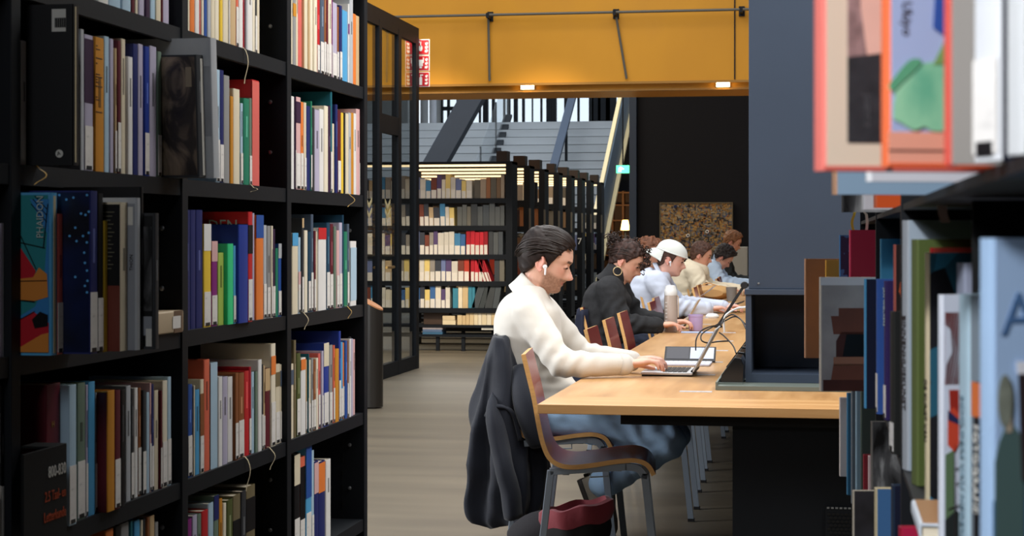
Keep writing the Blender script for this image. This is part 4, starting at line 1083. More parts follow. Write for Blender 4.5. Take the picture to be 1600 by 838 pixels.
# ================================================================ small things on the table
ZT = TZ + .0006
def onT(px, py):
    w = (CH - TZ) * F / (py - HY); x, y = XYw(px, w); return Vector((x, y, ZT)), w
M_alu = mat('aluminium', (216, 218, 222), rough=.35, metal=.15, spec=.5)
M_key = mat('keys_black', (30, 30, 34), rough=.5)
M_screen = mat('screen_dark', (16, 18, 26), rough=.15, spec=.6)
def laptop(name, p, wd, dp, ang, label, bodym, lidlen=.2, rz=0.0):
    # p: near left corner; the lid hinges on the +X edge, the screen faces -X
    r = thing(name, p, label, 'laptop', None, 0.0)
    x0, y0, z0 = p
    MB().box(x0, x0 + dp, y0, y0 + wd, z0 + .006, z0 + .016).build('base', bodym, r, bevel=.002)
    MB().box(x0 + .004, x0 + dp - .004, y0 + .006, y0 + wd - .006, z0, z0 + .006).build('bottom_case', M_key, r)
    kb = MB()
    for i in range(5):
        for j in range(12):
            kx = x0 + dp * .42 + i * dp * .095; ky = y0 + .02 + j * (wd - .04) / 12
            kb.box(kx, kx + dp * .08, ky, ky + (wd - .04) / 12 * .82, z0 + .016, z0 + .0185)
    kb.build('keyboard', M_key, r)['kind'] = 'stuff'
    MB().box(x0 + dp * .07, x0 + dp * .34, y0 + wd * .33, y0 + wd * .67, z0 + .016, z0 + .0165).build('touchpad', M_tubegrey, r)
    h = Vector((x0 + dp, y0, z0 + .016)); d = Vector((math.sin(ang), 0, math.cos(ang)))
    MB().tube([h + Vector((.0, .02, .002)), h + Vector((.0, wd - .02, .002))], .009, 10).build('hinge', M_key, r, smooth='auto')
    c = h + d * (lidlen / 2 + .004) + Vector((0, wd / 2, 0))
    Rm = Matrix.Rotation(ang, 3, 'Y')
    MB().obox(c, (.006, wd, lidlen), Rm).build('lid', bodym, r, bevel=.0015)
    MB().obox(c - Rm @ Vector((.0036, 0, 0)), (.001, wd - .016, lidlen - .016), Rm).build('screen', M_screen, r)
    return r
pL, wL = onT(1001, 588)
laptop('laptop', Vector((pL.x, pL.y, ZT)), .31, .215, math.radians(28), 'open silver laptop under the hand of the man in the white sweater', M_alu, .20)
# dark folio with a pale keyboard, beyond the laptop
pN, wN = onT(1030, 572)
fo_ = thing('tablet', (pN.x, pN.y, ZT), 'propped dark tablet with a white keyboard beyond the silver laptop', 'tablet')
xw_ = .235
MB().box(pN.x, pN.x + xw_ * .96, pN.y + .0, pN.y + .19, ZT, ZT + .010).build('keyboard_folio', mat('pale_lilac', (206, 208, 226), rough=.5), fo_, bevel=.003)
kb = MB()
for i in range(10):
    for j in range(4): kb.box(pN.x + .012 + i * .021, pN.x + .029 + i * .021, pN.y + .03 + j * .035, pN.y + .058 + j * .035, ZT + .01, ZT + .012)
kb.build('keys', mat('keys_white', (226, 228, 236), rough=.5), fo_)['kind'] = 'stuff'
R_ = Matrix.Rotation(math.radians(-52), 3, 'X')
cN = Vector((pN.x + xw_ * .51, pN.y + .21 + .044, ZT + .036))
MB().obox(cN, (xw_, .009, .10), R_).build('screen_case', M_key, fo_, bevel=.002)
MB().obox(cN + R_ @ Vector((.055, -.0052, .003)), (xw_ * .46, .001, .076), R_).build('lit_page', mat('page_bluish', (190, 196, 214), rough=.3), fo_)
MB().obox(cN + R_ @ Vector((-.056, -.0052, .003)), (xw_ * .44, .001, .08), R_).build('dark_page', mat('screen_navy', (34, 34, 48), rough=.25), fo_)
# slanting black bar with a round end
pa_, wa_ = onT(1122, 512)
base = Vector((X_at(pa_.y, 1122), pa_.y, ZT)); tip = P(1163, 446, wa_ * 1.0)
la = thing('slanting_bar', base, 'slim black slanting bar with a round end beside the tower', 'lamp')
MB().lathe([(.028, 0), (.028, .012), (.012, .018)], base, 16).build('base', M_key, la, smooth='auto')
MB().bar(base + Vector((0, 0, .012)), tip, .018, .012, up=(0, 1, 0)).build('arm', M_key, la, bevel=.003)
MB().lathe([(.0, -.02), (.020, -.02), (.024, -.012), (.024, .012), (.020, .02), (0, .02)], tip, 18, Matrix.Rotation(PI / 2, 3, 'X')).build('joint', M_key, la, smooth='auto')
MB().tube([tip + Vector((.0, .02, 0)), tip + Vector((.02, .20, -.004))], .012, 10).build('bar_end', M_key, la, smooth='auto')
# cables
def cable(name, pts, r, m_, label, cat='cable'):
    pts = [Vector(p) for p in pts]
    sm = smooth_line([tuple(p) for p in pts], 6)
    o = MB().tube(sm, r, 6).build(name, m_, smooth='auto', base=pts[0]); return tag(o, label, cat)
wc = wa_ * .99
def q(px, py, w=None): return P(px, py, w or wc)
cable('power_cable', [q(1087, 548, 8.2), q(1088, 530, 8.2), q(1096, 517, 8.3), q(1112, 510, 8.4), q(1126, 508, 8.5), q(1132, 498, 8.6), q(1145, 492, 8.6), q(1158, 500, 8.5), q(1166, 515, 8.4)], .0035, M_key, 'thin black cable hanging in a tall loop left of the slanting bar')
cable('power_cable', [q(1166, 508, 8.7), q(1150, 495, 8.7), q(1132, 502, 8.6), q(1112, 512, 8.6), q(1097, 522, 8.5), q(1096, 532, 8.4), q(1106, 536, 8.4), q(1122, 534, 8.4), q(1140, 533, 8.4)], .0035, M_key, 'black cable lying in a wide loop across the table by the tower')
cable('power_cable', [q(1124, 520, 8.5), q(1132, 526, 8.4), q(1145, 540, 8.2), q(1150, 552, 8.1)], .0035, M_key, 'short black cable running down to the power socket')
cable('charging_cable', [q(1132, 520, 8.6), q(1131, 500, 8.6), q(1137, 490, 8.6), q(1152, 482, 8.7), q(1167, 480, 8.7)], .005, mat('cable_white', (222, 222, 222), rough=.4), 'white charging cable arching towards the tower')
chg = q(1160, 500, 8.6)
tag(MB().box(-.335, -.308, chg.y, chg.y + .04, TZ + .105, TZ + .17).build('charger', mat('cable_white'), base=(-.32, chg.y, TZ + .105), bevel=.004), 'small white charger block plugged in beside the tower', 'charger')
# bottle
pB_, wB = onT(1048, 519)
bt = thing('water_bottle', pB_, 'tall clear tinted water bottle with a white cap beside the woman', 'bottle')
rB = 10.5 * k_at(wB); hB = (519 - 462) * wB / F; hT = (519 - 447) * wB / F
M_bot = mat('bottle_tint', (206, 190, 178), rough=.12, spec=.5, trans=.35, ior=1.3)
MB().lathe([(rB * .94, 0), (rB, .01), (rB, hB * .92), (rB * .96, hB)], pB_, 24).build('body', M_bot, bt, smooth='auto')
MB().lathe([(rB * .97, hB), (rB * 1.0, hB + .004), (rB * 1.0, hB + .03), (rB * .9, hB + .036), (rB * .75, hT), (rB * .3, hT + .004)], pB_, 24).build('cap', mat('cap_white', (224, 224, 222), rough=.4), bt, smooth='auto')
sc = MB()
for i in range(7): sc.box(pB_.x - rB * .75, pB_.x - rB * .35, pB_.y - rB * .86 - .001, pB_.y - rB * .80, hB * (.2 + i * .1) + ZT, hB * (.205 + i * .1) + .002 + ZT)
sc.build('scale_mark', mat('cap_white'), bt)
MB().tube([pB_ + Vector((rB * 1.0, -.01, hB)), pB_ + Vector((rB * 1.15, -.01, hB - .01)), pB_ + Vector((rB * 1.15, -.01, hB * .4))], .004, 6).build('strap', mat('strap_beige', (196, 170, 140), rough=.6), bt, smooth='auto')
# cups, papers, notebook, mouse, laptops further on
pC, wC = onT(1087, 517)
rC = 11.5 * k_at(wC); hC = 25 * wC / F
cu = thing('cup', pC, 'lilac cup standing on the table behind the loose cables', 'cup')
M_lil = mat('lilac', (190, 170, 214), rough=.45)
MB().lathe([(rC * .88, 0), (rC * .94, .006), (rC, hC * .86), (rC * 1.04, hC * .88), (rC * 1.04, hC), (rC * .94, hC), (rC * .9, hC * .3), (.001, hC * .28)], pC, 24).build('bowl', M_lil, cu, smooth='auto')
pq, wq = onT(1091, 520)
tag(MB().box(pq.x - .10, pq.x + .11, pq.y - .06, pq.y + .0, ZT, ZT + .006).build('notepad', mat('pad_blue', (170, 190, 226), rough=.6), base=pq, bevel=.001), 'pale blue pad lying in front of the lilac cup', 'notepad')
pq, wq = onT(1020, 517)
nb = thing('notebook', pq, 'thin dark edged notebook under the hand of the woman', 'notebook')
MB().box(pq.x - .12, pq.x + .14, pq.y - .08, pq.y + .12, ZT, ZT + .012).build('cover', mat('nb_navy', (50, 54, 80), rough=.5), nb)
MB().box(pq.x - .118, pq.x + .138, pq.y - .081, pq.y + .118, ZT + .003, ZT + .0095).build('page_block', mat('paper', (228, 228, 234), rough=.8), nb)
pq, wq = onT(1066, 515)
laptop('laptop', Vector((pq.x - .20, pq.y, ZT)), .26, .20, math.radians(30), 'silver laptop standing open behind the clear bottle', M_alu, .19)
pq, wq = onT(1113, 497)
tag(MB().lathe([(.001, 0), (.045, 0), (.05, .012), (.035, .03), (.001, .034)], pq, 18).build('computer_mouse', mat('cap_white'), base=pq, smooth='auto'), 'white computer mouse beside the hand of the man in the cap', 'mouse')
pq, wq = onT(1110, 489)
laptop('laptop', Vector((pq.x - .16, pq.y + .05, ZT)), .3, .21, math.radians(72), 'dark laptop with its lid laid far back near the man in the cap', M_key, .2)
pq, wq = onT(1102, 478)
def sheet(name, c, sx, sy, lab, z=0.0, curl=.05, m_=None):
    vs = []; fs = []; nn = 8
    for s in (0, .0015):
        for i in range(nn + 1):
            for j in range(3):
                u = i / nn
                vs.append((c.x - sx / 2 + sx * u, c.y - sy / 2 + sy * j / 2, c.z + z + s + curl * max(0, u - .45) ** 1.5))
    N_ = (nn + 1) * 3
    for s in range(2):
        for i in range(nn):
            for j in range(2): a = s * N_ + i * 3 + j; fs.append((a, a + 1, a + 4, a + 3))
    for i in range(nn):
        for j in (0, 2): a = i * 3 + j; fs.append((a, a + 3, a + 3 + N_, a + N_))
    for i in (0, nn):
        for j in range(2): a = i * 3 + j; fs.append((a, a + 1, a + 1 + N_, a + N_))
    mb = MB().add(vs, fs); return tag(mb.build(name, m_ or mat('paper'), base=c, smooth='auto'), lab, 'paper')
sheet('paper_sheet', pq + Vector((-.08, .1, 0)), .30, .7, 'curled white paper sheets before the man in the cap', .06, .25)
pq, wq = onT(1120, 476)
sheet('paper_sheet', pq, .36, .4, 'flat white paper beside the curled sheets', 0, .01)
pq, wq = onT(1143, 471)
cu2 = thing('cup', pq, 'grey cup farther along the table near the tan bag', 'cup')
rC = 9 * k_at(wq); hC = 22 * wq / F
MB().lathe([(rC * .8, 0), (rC, hC), (rC * .94, hC), (rC * .76, .01), (.001, .01)], pq, 20).build('bowl', mat('cup_grey', (126, 122, 118), rough=.5), cu2, smooth='auto')
pq, wq = onT(1110, 470)
bg_ = thing('shoulder_bag', pq, 'rounded tan leather bag lying on the table past the papers', 'bag')
rr = []
for i in range(9):
    t = i / 8; s = (math.sin(PI * (0.08 + t * .84))) ** .5
    rr.append([Vector((pq.x + .02 + math.cos(a) * .20 * s, pq.y - .1 + t * .34, ZT + .07 + math.sin(a) * .07 * s)) for a in [2 * PI * j / 16 for j in range(16)]])
MB().loft(rr).build('body', mat('tan_leather', (206, 160, 104), rough=.5, bump=.1, bscale=40), bg_, smooth='auto')
MB().tube([pq + Vector((-.1, 0, .13)), pq + Vector((-.02, .02, .16)), pq + Vector((.08, 0, .13))], .006, 6).build('handle', mat('tan_leather'), bg_, smooth='auto')
pq, wq = onT(1145, 452)
sheet('paper_sheet', pq + Vector((-.1, 0, 0)), .6, .8, 'broad white papers in front of the person in the cream hoodie', .0, .02)
pq, wq = onT(1148, 443)
sheet('paper_sheet', pq, .5, .7, 'white papers before the bowed dark haired person', .02, .06)
pq, wq = onT(1128, 446)
gl = thing('drinking_glass', pq, 'small clear drinking glass beside the far papers', 'glass')
MB().lathe([(.034, 0), (.042, .13), (.039, .13), (.031, .006), (.001, .006)], pq, 18).build('bowl', M_glass, gl, smooth='auto')

# bag and backpack on the floor under the near chair
M_bagr = mat('bag_red', (128, 44, 54), rough=.75, bump=.25, bscale=18, sheen=.2)
M_bagd = mat('bag_black', (22, 20, 22), rough=.8)
wbg = 6.72
def q2(px, py): return P(px, py, wbg)
cx, cy = XYw(902, wbg + .08)
tg = thing('tote_bag', (cx, cy, 0), 'open dark red cloth bag on the floor under the near chair', 'bag')
def ring(cx, cy, z, rx, ry, amp, ph, zt=0.0, n=36):
    return [Vector((cx + rx * (1 + amp * math.sin(5 * a + ph)) * math.cos(a), cy + ry * (1 + amp * math.sin(7 * a + ph)) * math.sin(a), z + zt * math.cos(a) + .006 * math.sin(6 * a + ph))) for a in [2 * PI * j / n for j in range(n)]]
MB().loft([ring(cx, cy, .012, .11, .10, .02, 0), ring(cx, cy, .08, .125, .11, .03, 1), ring(cx, cy, .165, .12, .105, .04, 2), ring(cx, cy, .20, .115, .10, .04, 2)]).build('body', M_bagr, tg, smooth='auto')
MB().loft([ring(cx, cy, .165, .122, .108, .04, 2), ring(cx, cy, .20, .128, .11, .04, 2.2), ring(cx, cy, .235, .125, .108, .03, 2.4)]).build('black_band', M_bagd, tg, smooth='auto')
MB().loft([ring(cx, cy, .212, .128, .112, .04, 2.4, .02), ring(cx, cy, .248, .142, .118, .06, 3, .02), ring(cx, cy, .282, .138, .112, .07, 3.4, .025), ring(cx, cy, .286, .120, .097, .07, 3.4, .025), ring(cx, cy, .22, .10, .085, .04, 3, .02)], closed=False).build('folded_rim', M_bagr, tg, smooth='auto')
bkx, bky = XYw(815, wbg + .25)
bp = thing('backpack', (bkx, bky, 0), 'soft black backpack lying on the floor behind the red cloth bag', 'backpack')
rr = []
for i in range(10):
    t = i / 9; s = math.sin(PI * (.1 + .8 * t)) ** .45
    c = Vector((bkx - .03 + t * .24, bky, .10 + t * .07))
    rr.append([c + Vector((-.35 * math.sin(a) * .12 * s, math.cos(a) * .13 * s, math.sin(a) * .095 * s)) for a in [2 * PI * j / 18 for j in range(18)]])
MB().loft(rr).build('body', mat('pack_black', (30, 28, 32), rough=.85, bump=.2, bscale=30), bp, smooth='auto')
MB().tube([(bkx - .06, bky - .10, .03), (bkx - .11, bky - .12, .05), (bkx - .08, bky - .13, .10), (bkx - .02, bky - .125, .12)], .014, 8).build('strap', M_bagd, bp, smooth='auto')
# ================================================================ people
def remeshed(mb, voxel, smooth=2, fac=.5):
    me = mb.mesh('tmp'); o = bpy.data.objects.new('tmp', me); COL.objects.link(o)
    r = o.modifiers.new('r', 'REMESH'); r.mode = 'VOXEL'; r.voxel_size = voxel; r.use_smooth_shade = True
    if smooth:
        s = o.modifiers.new('s', 'SMOOTH'); s.iterations = smooth; s.factor = fac
    dg = bpy.context.evaluated_depsgraph_get()
    out = bpy.data.meshes.new_from_object(o.evaluated_get(dg))
    bpy.data.objects.remove(o); bpy.data.meshes.remove(me)
    return out
def capsule(mb, p0, p1, r0, r1, n=14, flat=1.0):
    p0 = Vector(p0); p1 = Vector(p1); d = p1 - p0; L_ = d.length
    if L_ < 1e-6: return
    z = d / L_; a = Vector((0, 1, 0)) if abs(z.y) < .9 else Vector((1, 0, 0))
    x = (a - z * a.dot(z)).normalized(); y = z.cross(x)
    rings = []
    m = 4
    for i in range(m + 1):
        g = -PI / 2 + (PI / 2) * (i + .15) / (m + .15)
        rings.append((p0 + z * (r0 * math.sin(g)), r0 * math.cos(g)))
    for i in range(m + 1):
        g = (PI / 2) * i / (m + .15)
        rings.append((p1 + z * (r1 * math.sin(g)), r1 * math.cos(g)))
    mb.loft([[c + x * (r * math.cos(2 * PI * j / n)) + y * (r * flat * math.sin(2 * PI * j / n)) for j in range(n)] for c, r in rings])
def ellipsoid(mb, c, r, R=None, n=20, m=12):
    rings = []
    for i in range(m):
        g = -PI / 2 + PI * (i + .5) / m
        ring = []
        for j in range(n):
            a = 2 * PI * j / n
            p = Vector((r[0] * math.cos(g) * math.cos(a), r[1] * math.cos(g) * math.sin(a), r[2] * math.sin(g)))
            if R is not None: p = R @ p
            ring.append(Vector(c) + p)
        rings.append(ring)
    mb.loft(rings)
def interp(tab, z):
    if z <= tab[0][0]: return tab[0][1]
    for (a, fa), (b, fb_) in zip(tab[:-1], tab[1:]):
        if z <= b:
            t = (z - a) / (b - a); t = t * t * (3 - 2 * t) * .5 + t * .5
            return fa + (fb_ - fa) * t
    return tab[-1][1]
def bump(x, c, s): return math.exp(-((x - c) / s) ** 2)
XFT = [(-.118, .045), (-.112, .070), (-.102, .084), (-.092, .088), (-.080, .083), (-.071, .089), (-.064, .087), (-.056, .092), (-.046, .087), (-.030, .087), (-.010, .087), (.006, .085), (.018, .092), (.028, .097), (.045, .094), (.065, .087), (.085, .075), (.102, .058), (.113, .030), (.120, -.010)]
XBT = [(-.118, .020), (-.105, -.010), (-.085, -.045), (-.06, -.070), (-.04, -.085), (-.01, -.098), (.02, -.104), (.05, -.103), (.08, -.092), (.10, -.072), (.113, -.045), (.120, -.012)]
WDT = [(-.118, .014), (-.110, .028), (-.098, .041), (-.08, .053), (-.06, .060), (-.04, .066), (-.02, .070), (0, .074), (.02, .077), (.05, .076), (.075, .068), (.095, .052), (.108, .036), (.116, .020), (.120, .008)]
NOSE = [(-.060, 0), (-.052, .003), (-.047, .016), (-.042, .030), (-.036, .036), (-.029, .033), (-.018, .025), (-.006, .015), (.006, .006), (.016, 0)]
def head_pt(z, t, female=False):
    xf, xb, w = interp(XFT, z), interp(XBT, z), interp(WDT, z)
    xc = min(max(-.004, xb + .2 * (xf - xb)), xf - .3 * (xf - xb))
    c, s = math.cos(t), math.sin(t)
    e = .86 if c > 0 else .95
    cx = math.copysign(abs(c) ** e, c); sy = math.copysign(abs(s) ** .92, s)
    x = xc + cx * ((xf - xc) if c > 0 else (xc - xb)); y = w * sy
    if c > 0:
        ay = abs(y)
        nw = .0085 + .0075 * bump(z, -.038, .018)
        x += interp(NOSE, z) * math.exp(-(y / nw) ** 2)
        x -= .011 * bump(ay, .031, .015) * bump(z, .004, .013)
        x += .005 * bump(ay, .030, .018) * bump(z, .025, .009)
        x += .004 * bump(ay, .046, .016) * bump(z, -.022, .016)
        x -= .004 * bump(ay, .030, .012) * bump(z, -.055, .014)
        x += .0025 * bump(z, -.0575, .005) * bump(y, 0, .02); x += .003 * bump(z, -.069, .005) * bump(y, 0, .018)
        x -= .004 * bump(z, -.0635, .0028) * bump(y, 0, .022)
    return Vector((x, y, z))
def head_rings(nz=72, nt=72):
    out = []
    for i in range(nz):
        u = (i + .5) / nz
        z = .001 + .119 * -math.cos(PI * u)
        out.append([z, [2 * PI * (j / nt) for j in range(nt)]])
    return out
def head_frame(pos, pitch, yaw=0.0, sc=1.0):
    return Matrix.Translation(Vector(pos)) @ Matrix.Rotation(yaw, 4, 'Z') @ Matrix.Rotation(pitch, 4, 'Y') @ Matrix.Scale(sc, 4)
def add_head(mb, M, nz=72, nt=72):
    mb.loft([[M @ head_pt(z, t) for t in ts] for z, ts in head_rings(nz, nt)])
    for s in (-1, 1):
        # ear: dish and rim
        c = Vector((-.016, s * .0775, -.016))
        R = Matrix.Rotation(s * .42, 3, 'Z') @ Matrix.Rotation(-.22, 3, 'Y')
        sub = MB(); ellipsoid(sub, (0, 0, 0), (.014, .0055, .026), None, 14, 8)
        rim = [(.010, .012, -.006), (.015, .012, .010), (.010, .013, .026), (-.004, .014, .033), (-.017, .014, .026), (-.020, .013, .010), (-.016, .012, -.010), (-.006, .010, -.024), (.003, .008, -.029), (.008, .007, -.022)]
        pts = [Vector((p[0], s * (p[1] - .006), p[2])) for p in rim]
        for a, b in zip(pts[:-1], pts[1:]): capsule(sub, a, b, .0045, .0045, 8)
        mb.add([M @ (c + R @ v) for v in sub.v], sub.f)
        sub = MB(); ellipsoid(sub, (.0755, s * .031, .003), (.0125, .0135, .0115), None, 14, 8)
        mb.add([M @ v for v in sub.v], sub.f)
def add_hand(mb, wrist, f, up, side, curl=(24, 40, 34), sc=1.0, spread=.12):
    f = Vector(f).normalized(); s = Vector(side); s = (s - f * s.dot(f)).normalized(); u = Vector(up); u = (u - f * u.dot(f) - s * u.dot(s)).normalized()
    wr = Vector(wrist)
    R = Matrix((f, s, u)).transposed()
    ellipsoid(mb, wr + f * .048 * sc + u * .002, (.056 * sc, .040 * sc, .017 * sc), R, 18, 10)
    capsule(mb, wr - f * .02, wr + f * .03 * sc, .027 * sc, .026 * sc, 12, .75)
    for off, ln, ex in ((.0295, .070, .02), (.0105, .078, 0), (-.0095, .073, .0), (-.028, .058, -.03)):
        p = wr + f * (.088 - abs(off - .01) * .25) * sc + s * off * sc + u * .004
        dirv = (f + s * (off * spread * 30 * .1)).normalized(); a = 0.0
        capsule(mb, wr + f * .05 * sc + s * off * .9 * sc, p, .0115 * sc, .0105 * sc, 10)
        for k, (fr, cu) in enumerate(zip((.46, .30, .24), curl)):
            a += math.radians(cu)
            d = (dirv * math.cos(a) - u * math.sin(a)).normalized()
            q_ = p + d * ln * fr * sc
            capsule(mb, p, q_, (.0092 - .0009 * k) * sc, (.0085 - .0010 * k) * sc, 10); p = q_
    p = wr + f * .022 * sc + s * .030 * sc - u * .004
    for k, (d, ln) in enumerate((((f * .62 + s * .72 - u * .25), .040), ((f * .9 + s * .25 - u * .35), .032), ((f * .95 - u * .35), .024))):
        q_ = p + d.normalized() * ln * sc
        capsule(mb, p, q_, (.0125 - .0015 * k) * sc, (.0112 - .0016 * k) * sc, 10); p = q_
def nz(p, a, b, c): return noise.noise(Vector((p[0] * a, p[1] * b, p[2] * c)))
def displace(me, fn):
    ns = [v.normal.copy() for v in me.vertices]
    for v, n in zip(me.vertices, ns):
        d = fn(v.co, n)
        if d: v.co += n * d
def paint(me, fn, name='Col'):
    ca = me.color_attributes.new(name, 'FLOAT_COLOR', 'POINT'); buf = []
    for v in me.vertices: buf += lin(fn(v.co))
    ca.data.foreach_set('color', buf)
def mixc(a, b, t): return tuple(x + (y - x) * t for x, y in zip(a, b))
def sm(a, b, x):
    t = min(1, max(0, (x - a) / (b - a))); return t * t * (3 - 2 * t)
M_skin = mat('skin', attr='Col', rough=.5, spec=.35, bump=.04, bscale=220)
for n_ in M_skin.node_tree.nodes:
    if n_.type == 'BSDF_PRINCIPLED':
        n_.inputs['Subsurface Weight'].default_value = .12; n_.inputs['Subsurface Radius'].default_value = (.012, .005, .003)
        n_.inputs['Subsurface Scale'].default_value = .6
M_hair = mat('hair', attr='Col', rough=.55, spec=.25)
HL = [(-.11, -.088), (-.075, -.080), (-.045, -.052), (-.028, -.012), (-.012, .004), (.004, -.006), (.014, -.028), (.024, .0), (.040, .034), (.058, .060), (.074, .082), (.09, .092)]
def add_hair(root, M, style, col, thick=.016, rough=.003, seed=0, line=None, nzr=84, nt=110):
    HLx = line or HL
    Mi = M
    off = world_loc(root)
    rings = []; cols = []
    for i in range(nzr):
        u = (i + .5) / nzr; z = .001 + .119 * -math.cos(PI * u)
        ring = []
        for j in range(nt):
            t = 2 * PI * j / nt
            p = head_pt(z, t); n = Vector((p.x + .004, p.y * 1.25, p.z - .01)).normalized()
            hl = interp(HLx, p.x) + .006 * noise.noise(Vector((p.x * 60, p.y * 60, seed)))
            k = sm(-.004, .016, p.z - hl)
            if style == 'swept':
                q_ = Vector((p.x * .55 + p.z * .83, p.y * .8, -p.x * .83 + p.z * .55))
                ridge = noise.noise(Vector((q_.x * 110, q_.y * 95, q_.z * 14 + seed))) * 1.0 + .6 * noise.noise(Vector((q_.x * 40, q_.y * 40, q_.z * 9 + seed + 5)))
                th = thick * (.75 + .55 * sm(-.02, -.09, p.x) + .25 * sm(.05, .11, p.z)) * (1.0 - .35 * sm(.05, .09, p.x))
            elif style == 'curly':
                ridge = 1.5 * noise.noise(Vector((p.x * 48, p.y * 48, p.z * 48 + seed))) + 1.1 * noise.noise(Vector((p.x * 100, p.y * 100, p.z * 100 + seed)))
                th = thick * (1 + .3 * sm(.0, .1, p.z))
            else:
                ridge = noise.noise(Vector((p.x * 70, p.y * 70, p.z * 40 + seed))) + .6 * noise.noise(Vector((p.x * 130, p.y * 130, p.z * 60 + seed)))
                th = thick * (.8 + .4 * sm(.03, .11, p.z))
            d = -.010 * (1 - k) + k * (th + rough * ridge)
            ring.append(M @ (p + n * d) - off); cols.append(mixc(col, tuple(min(255, c * 1.5 + 6) for c in col), .5 + .5 * max(-1, min(1, ridge)) if k > .5 else .3))
        rings.append(ring)
    mb = MB().loft(rings)
    me = mb.mesh('hair')
    ca = me.color_attributes.new('Col', 'FLOAT_COLOR', 'POINT'); buf = []
    for c in cols: buf += lin(c)
    ca.data.foreach_set('color', buf)
    return put('hair', me, M_hair, root, True)
def curls(root, M, centers, col, r=.012, n=6, seed=1, name='curls'):
    rr = random.Random(seed); off = world_loc(root); mb = MB()
    for c in centers:
        for k in range(n):
            p = Vector(c) + Vector((rr.gauss(0, 1), rr.gauss(0, 1), rr.gauss(0, 1))) * r * .9
            ph = rr.uniform(0, 6); ax = Vector((rr.gauss(0, 1), rr.gauss(0, 1), rr.gauss(0, 1))).normalized()
            a = ax.orthogonal().normalized(); b = ax.cross(a)
            pts = [p + a * (r * .62 * math.cos(ph + i * .75)) + b * (r * .62 * math.sin(ph + i * .75)) + ax * (r * .16 * (i - 5)) for i in range(11)]
            mb.tube([M @ q_ for q_ in pts], [.0008 + .0026 * math.sin(PI * (i + .6) / 11.5) for i in range(11)], 5)
    o = mb.build(name, None, root, True)
    o['kind'] = 'stuff'; o.data.materials.append(mat('curl_%s_%d' % (name, seed), col, rough=.5, spec=.4, var=.3, vscale=60)); return o
def torso_rings(sp, n=28):
    sm_ = smooth_line(sp, 5); out = []
    for i, (x, z, rx, ry) in enumerate(sm_):
        a = sm_[max(i - 1, 0)]; b = sm_[min(i + 1, len(sm_) - 1)]
        d = Vector((b[0] - a[0], 0, b[1] - a[1])).normalized(); f = Vector((d.z, 0, -d.x))
        out.append([Vector((x, 0, z)) + f * (rx * math.copysign(abs(math.cos(g)) ** .9, math.cos(g))) + Vector((0, ry * math.sin(g), 0)) for g in [2 * PI * j / n for j in range(n)]])
    return out
def shift(rings, y): return [[Vector((p.x, p.y + y, p.z)) for p in r] for r in rings]
